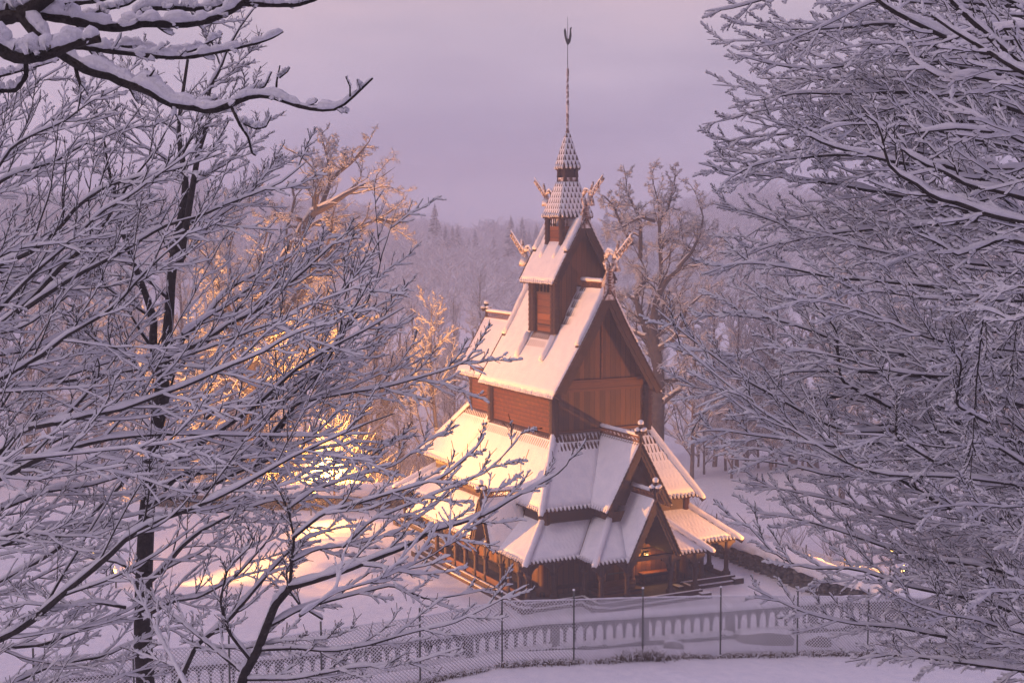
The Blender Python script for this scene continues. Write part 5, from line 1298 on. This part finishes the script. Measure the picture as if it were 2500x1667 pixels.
guided_oak('oak_tree', 'tall crooked oak lit orange from below, left beyond the churchyard wall',
 [((.6, .1), [(612, 1140, 0), (610, 1000, 0), (600, 900, 0), (595, 820, 0), (625, 740, 0), (690, 640, 0), (734, 583, 0), (742, 556, 0), (753, 530, 0), (776, 510, 0), (807, 503, -1), (830, 491, -1), (849, 468, -1), (875, 457, -1), (906, 447, -1), (944, 430, -1), (967, 409, -1)]),
  ((.36, .06), [(600, 900, 0), (660, 820, 2), (740, 700, 2), (790, 640, 2), (845, 590, 2), (868, 564, 2), (895, 545, 2), (925, 535, 2), (960, 514, 2), (994, 484, 2)])],
 [((.12, .03), B_([(850, 615, 2), (940, 632, 2), (1000, 600, 2), (1050, 560, 2)])),
  ((.16, .03), B_([(440, 555, 0), (445, 400, 1), (440, 260, 1), (420, 160, 1)])),
  ((.16, .03), B_([(480, 545, 0), (540, 400, 0), (545, 300, 0), (520, 180, 0), (490, 80, 0), (545, 30, 0)])),
  ((.14, .03), B_([(545, 370, 0), (600, 320, 0), (680, 260, -1), (740, 190, -1), (800, 120, -1), (820, 60, -1)])),
  ((.15, .03), B_([(360, 620, 0), (270, 590, -1), (200, 580, -2), (120, 605, -3), (50, 570, -3)])),
  ((.15, .03), [(595, 820, 0), (540, 720, -2), (520, 640, -2), (480, 600, -2), (450, 560, -3)]),
  ((.15, .03), [(610, 780, 0), (560, 700, 2), (560, 600, 2), (600, 500, 3), (640, 440, 3)]),
  ((.14, .03), [(605, 940, 0), (680, 900, -2), (760, 860, -2), (820, 800, -3)]),
  ((.14, .03), [(600, 960, 0), (520, 900, 2), (440, 840, 2), (400, 780, 3)])], 93, 35)
WG = 'bare snowy trees of the wood behind the church'
protos = [free('bush', 13, 41, 'birch_tree', 'fine twigged snowy tree of the wood, just left of the church roofs', *(-5.5, 98.0), WG, .042),
          free('bush', 12, 42, 'birch_tree', 'fine twigged snowy tree of the wood, close behind the chancel', *(-.5, 104), WG, .042),
          free('slender', 14, 43, 'birch_tree', 'slender frosted tree of the wood, right of the big oak', *(15, 106), WG, .042),
          free('oak', 14, 44, 'birch_tree', 'crooked frosted tree of the wood behind the floodlit snow', *(-9.5, 103), WG, .042)]
gw = np.random.default_rng(77); cnt = 0
for (y0, y1, n, spread) in ((88, 104, 24, .44), (104, 126, 44, .42), (126, 175, 60, .42)):
    for i in range(n):
        y = gw.uniform(y0, y1); x = ((i+gw.random())/n*2-1)*spread*y
        if y < 104 and -8 < x < 20 and gw.random() < .55: continue
        if y < 96 and abs(x-4) < 12: continue
        sc = gw.uniform(.62, 1.1)*(.85 if -.12 < x/y < .14 else 1.12)
        k = int(gw.integers(0, 4)); side = 'left' if x < 0 else 'right'
        copy_tree(protos[k], x, y, gw.uniform(0, 6.28), sc, ['fine twigged bushy tree', 'low spreading fine twigged tree', 'slender upright frosted tree', 'crooked frosted tree'][k]+' in the '+('nearest' if y < 104 else 'middle' if y < 126 else 'farthest')+' rows of wood, '+side+' of the church', WG); cnt += 1

for i in range(34):   # lower growth along the edge of the wood
    y = gw.uniform(96, 112); x = gw.uniform(4, 34) if i % 3 else gw.uniform(-34, -2)
    k = int(gw.integers(0, 2)); copy_tree(protos[k], x, y, gw.uniform(0, 6.28), gw.uniform(.42, .68), ['small fine twigged bushy tree', 'small low spreading tree'][k]+' on the near edge of the wood, '+('left' if x < 0 else 'right')+' of the church', WG)
# spruces on the far ridge
def spruce(h, seed):
    g = np.random.default_rng(seed); mb = MB(); mb.tube([(0, 0, -.5), (0, 0, h)], [.014*h, .002*h], 6)
    P = []; n = int(h*9)
    for i in range(n):
        t = (i+g.random())/n; z = h*(.06+.93*t); L = h*.2*(1-t)**.85*g.uniform(.7, 1.15)+.15
        for _ in range(3):
            a = g.uniform(0, 6.28); d_ = np.array([math.cos(a), math.sin(a), 0]); q = np.array([0, 0, z])
            P.append([q, q+d_*L*.5+UP*(-.06*L), q+d_*L+UP*(-.22*L)])
    return mb, np.array(P), g
def make_spruce(h, seed, x, y, label, group):
    root = empty('spruce_tree', (x, y, float(ground_z(x, y))-.3)); tag(root, label, 'tree', group)
    mb, P, g = spruce(h, seed); mb.build('trunk', M['far_bark'], root)
    w = np.linalg.norm(P[:, 2]-P[:, 0], axis=1)
    V, F = tubes(P, np.stack([w*.10, w*.16, w*.03], 1), 4); quads_obj('crown', V, F, M['needles'], root)
    V, F = tubes(P+UP*.08*w[:, None, None]*.8, np.stack([w*.07, w*.13, w*.03], 1), 4); quads_obj('snow_cover', V, F, M['far_snow'], root)
    return root
SG = 'dark spruces standing up out of the far foggy ridge'
sp0 = make_spruce(14.5, 51, *at(1247, 0, 350)[:2], 'tallest faint spruce on the ridge, just left of the church tower', SG)
sp1 = make_spruce(11.5, 52, *at(1055, 0, 345)[:2], 'faint spruce on the foggy ridge left of the church', SG)
for i, (px, dd, sc, k) in enumerate([(1062, 221, 1, 0), (1080, 230, .9, 1), (1088, 222, .85, 1), (1105, 226, 1.0, 1), (1118, 228, .85, 0), (1145, 224, .75, 1), (1160, 226, .95, 1), (1205, 222, .8, 1), (1262, 236, .8, 1), (1275, 229, .9, 0), (1000, 238, .9, 1), (985, 246, .8, 0), (1292, 231, .75, 1), (1310, 234, .8, 1), (930, 250, .8, 1), (1480, 230, .9, 0), (1560, 240, .9, 1), (840, 255, .9, 0), (760, 250, .8, 1)]):
    dd = dd*1.55; q = at(px, 0, dd); copy_tree([sp0, sp1][k], q[0], dd, i*1.3, sc, 'small faint spruce among the row on the foggy ridge', SG)

# the wood that covers the far hill: one mass
def hill_wood():
    g = np.random.default_rng(61); n = 6500
    y = g.uniform(215, 575, n); x = g.uniform(-.45, .45, n)*y; z = ground_z(x, y)-.2; h = g.uniform(3.5, 8, n)*(1+(y-185)/900)*(1+.35*np.sin(x*.05)*np.sin(y*.04+x*.09))
    a = g.uniform(0, 6.28, (n, 14)); t = g.uniform(.25, 1, (n, 14)); P = np.empty((n, 14, 3, 3))
    c = np.stack([x, y, z], -1)[:, None]
    b0 = c+np.stack([0*t, 0*t, t*h[:, None]*.65], -1); L = (h[:, None]*.42*(1.15-t*.6))[..., None]
    dr = np.stack([np.cos(a), np.sin(a), .9+0*a], -1)
    P[:, :, 0] = b0; P[:, :, 1] = b0+dr*L*.45+g.standard_normal((n, 14, 3))*.25; P[:, :, 2] = b0+dr*L*.9+g.standard_normal((n, 14, 3))*.35
    P = P.reshape(-1, 3, 3); V, F = tubes(P, np.tile([.10, .14, .03], (len(P), 1)), 3)
    V2, F2 = tubes(P-UP*.08, np.tile([.04, .04, .02], (len(P), 1)), 3)
    o = quads_obj('hillside_wood', V, F, M['far_snow'], None); tag(o, kind='stuff'); quads_obj('wood_branches', V2, F2, M['far_bark'], o)
hill_wood()
# brushwood behind the stone wall
def brush():
    g = np.random.default_rng(62); P = []
    n = 1500; x = g.uniform(-24, 34, n); yw = np.interp(x, WALL[:, 0], WALL[:, 1]); y = yw+g.uniform(5, 26, n)
    m = ~((x > 5) & (y < 100) & (x < 22) & (y-yw < 30)) | (g.random(n) < .12); x, y = x[m], y[m]; z = ground_z(x, y)
    c = np.stack([x, y, z], -1); K = 9
    a = g.uniform(0, 6.28, (len(c), K)); L = g.uniform(.8, 2.6, (len(c), K))[..., None]; d_ = np.stack([np.cos(a)*.5, np.sin(a)*.5, 1+0*a], -1)
    Q = np.empty((len(c), K, 4, 3)); Q[:, :, 0] = c[:, None]
    for j in range(1, 4): Q[:, :, j] = Q[:, :, j-1]+d_*L/3; d_ = d_+g.standard_normal(d_.shape)*.3-UP*.12
    Q = Q.reshape(-1, 4, 3); V, F = tubes(Q, np.tile([.016, .013, .01, .006], (len(Q), 1)), 3); o = quads_obj('brushwood', V, F, M['far_bark'], None); tag(o, kind='stuff')
    V, F = snow_tubes(Q, np.full(Q.shape[:2], .01), g, 3, .02, .7, 1); quads_obj('snow_cover', V, F, M['far_snow'], o)
brush()
# ------------------------------------------------------------------ sky, sun, haze, camera
w = bpy.data.worlds.new('World'); bpy.context.scene.world = w; w.use_nodes = True
nt = w.node_tree; nt.nodes.clear()
out = nt.nodes.new('ShaderNodeOutputWorld'); bg = nt.nodes.new('ShaderNodeBackground'); nt.links.new(bg.outputs[0], out.inputs[0])
sky = nt.nodes.new('ShaderNodeTexSky'); sky.sky_type = 'NISHITA'; sky.sun_disc = False; sky.sun_elevation = R(4); sky.sun_rotation = R(-60); sky.air_density = 1.5; sky.dust_density = 3
tc = nt.nodes.new('ShaderNodeTexCoord'); sp_ = nt.nodes.new('ShaderNodeSeparateXYZ'); nt.links.new(tc.outputs['Generated'], sp_.inputs[0])
mp = nt.nodes.new('ShaderNodeMapping'); mp.inputs['Scale'].default_value = (1.4, 1.4, 6); nt.links.new(tc.outputs['Generated'], mp.inputs[0])
nz = noise(nt, 1.9, 6, mp.outputs[0], .5)
elev = math_n(nt, 'MULTIPLY', sp_.outputs[2], 3.2)
base_c = ramp(nt, elev, [(0, (4.05, 3.6, 5.0)), (.16, (3.95, 3.45, 4.7)), (.5, (3.85, 3.2, 3.95)), (1, (3.65, 2.95, 4.45))])
cloud = ramp(nt, nz, [(.36, (.76, .76, .82)), (.52, (.98, .97, .98)), (.62, (1.13, 1.07, 1.04))])
mul = nt.nodes.new('ShaderNodeMix'); mul.data_type = 'RGBA'; mul.blend_type = 'MULTIPLY'; mul.inputs['Factor'].default_value = 1
nt.links.new(base_c, mul.inputs[6]); nt.links.new(cloud, mul.inputs[7])
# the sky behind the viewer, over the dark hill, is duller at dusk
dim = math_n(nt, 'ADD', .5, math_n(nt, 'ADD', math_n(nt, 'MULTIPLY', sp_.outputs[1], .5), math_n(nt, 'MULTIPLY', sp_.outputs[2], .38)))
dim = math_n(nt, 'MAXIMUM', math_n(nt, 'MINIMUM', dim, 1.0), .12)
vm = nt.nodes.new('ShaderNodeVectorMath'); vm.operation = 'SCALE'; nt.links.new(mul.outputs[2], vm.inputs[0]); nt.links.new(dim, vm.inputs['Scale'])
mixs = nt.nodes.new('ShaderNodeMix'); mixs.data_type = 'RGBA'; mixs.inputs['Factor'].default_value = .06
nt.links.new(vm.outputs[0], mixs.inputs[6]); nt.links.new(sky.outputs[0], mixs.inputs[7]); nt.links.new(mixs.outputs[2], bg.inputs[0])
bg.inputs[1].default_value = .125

sd = bpy.data.lights.new('dusk_sun', 'SUN'); sd.energy = .6; sd.angle = R(20); sd.color = (1, .78, .8)
so_ = bpy.data.objects.new('dusk_sun', sd); C.objects.link(so_); so_.rotation_euler = (R(48), 0, R(-50))

hz = MB(); hz.bx(-332, 332, -42, 622, -9, 36); m = bpy.data.materials.new('haze'); m.use_nodes = True; nt = m.node_tree; nt.nodes.clear()
o_ = nt.nodes.new('ShaderNodeOutputMaterial'); pv = nt.nodes.new('ShaderNodeVolumePrincipled'); pv.inputs['Color'].default_value = (.96, .93, .98, 1)
pv.inputs['Density'].default_value = .0021; pv.inputs['Anisotropy'].default_value = .25; nt.links.new(pv.outputs[0], o_.inputs['Volume'])
ho = hz.build('haze', m); tag(ho, kind='stuff')

cam = bpy.data.cameras.new('camera'); co = bpy.data.objects.new('camera', cam); C.objects.link(co)
cam.sensor_width = 36; cam.lens = 36*3514.2/2500; cam.clip_end = 1500; cam.clip_start = .1
co.location = (0, 0, CAM_Z); co.rotation_euler = (R(90)-math.atan((833.5-522.7)/3514.2), R(.174), 0)
co.rotation_mode = 'XYZ'
bpy.context.scene.camera = co
sc = bpy.context.scene
sc.view_settings.view_transform = 'Standard'; sc.view_settings.look = 'None'; sc.view_settings.exposure = .3; sc.view_settings.gamma = 1
sc.cycles.max_bounces = 5; sc.cycles.diffuse_bounces = 3; sc.cycles.glossy_bounces = 1; sc.cycles.volume_bounces = 2; sc.cycles.use_denoising = True
sc.cycles.sample_clamp_indirect = 3; sc.cycles.use_adaptive_sampling = True; sc.cycles.adaptive_threshold = .02
sc.render.threads_mode = 'AUTO'
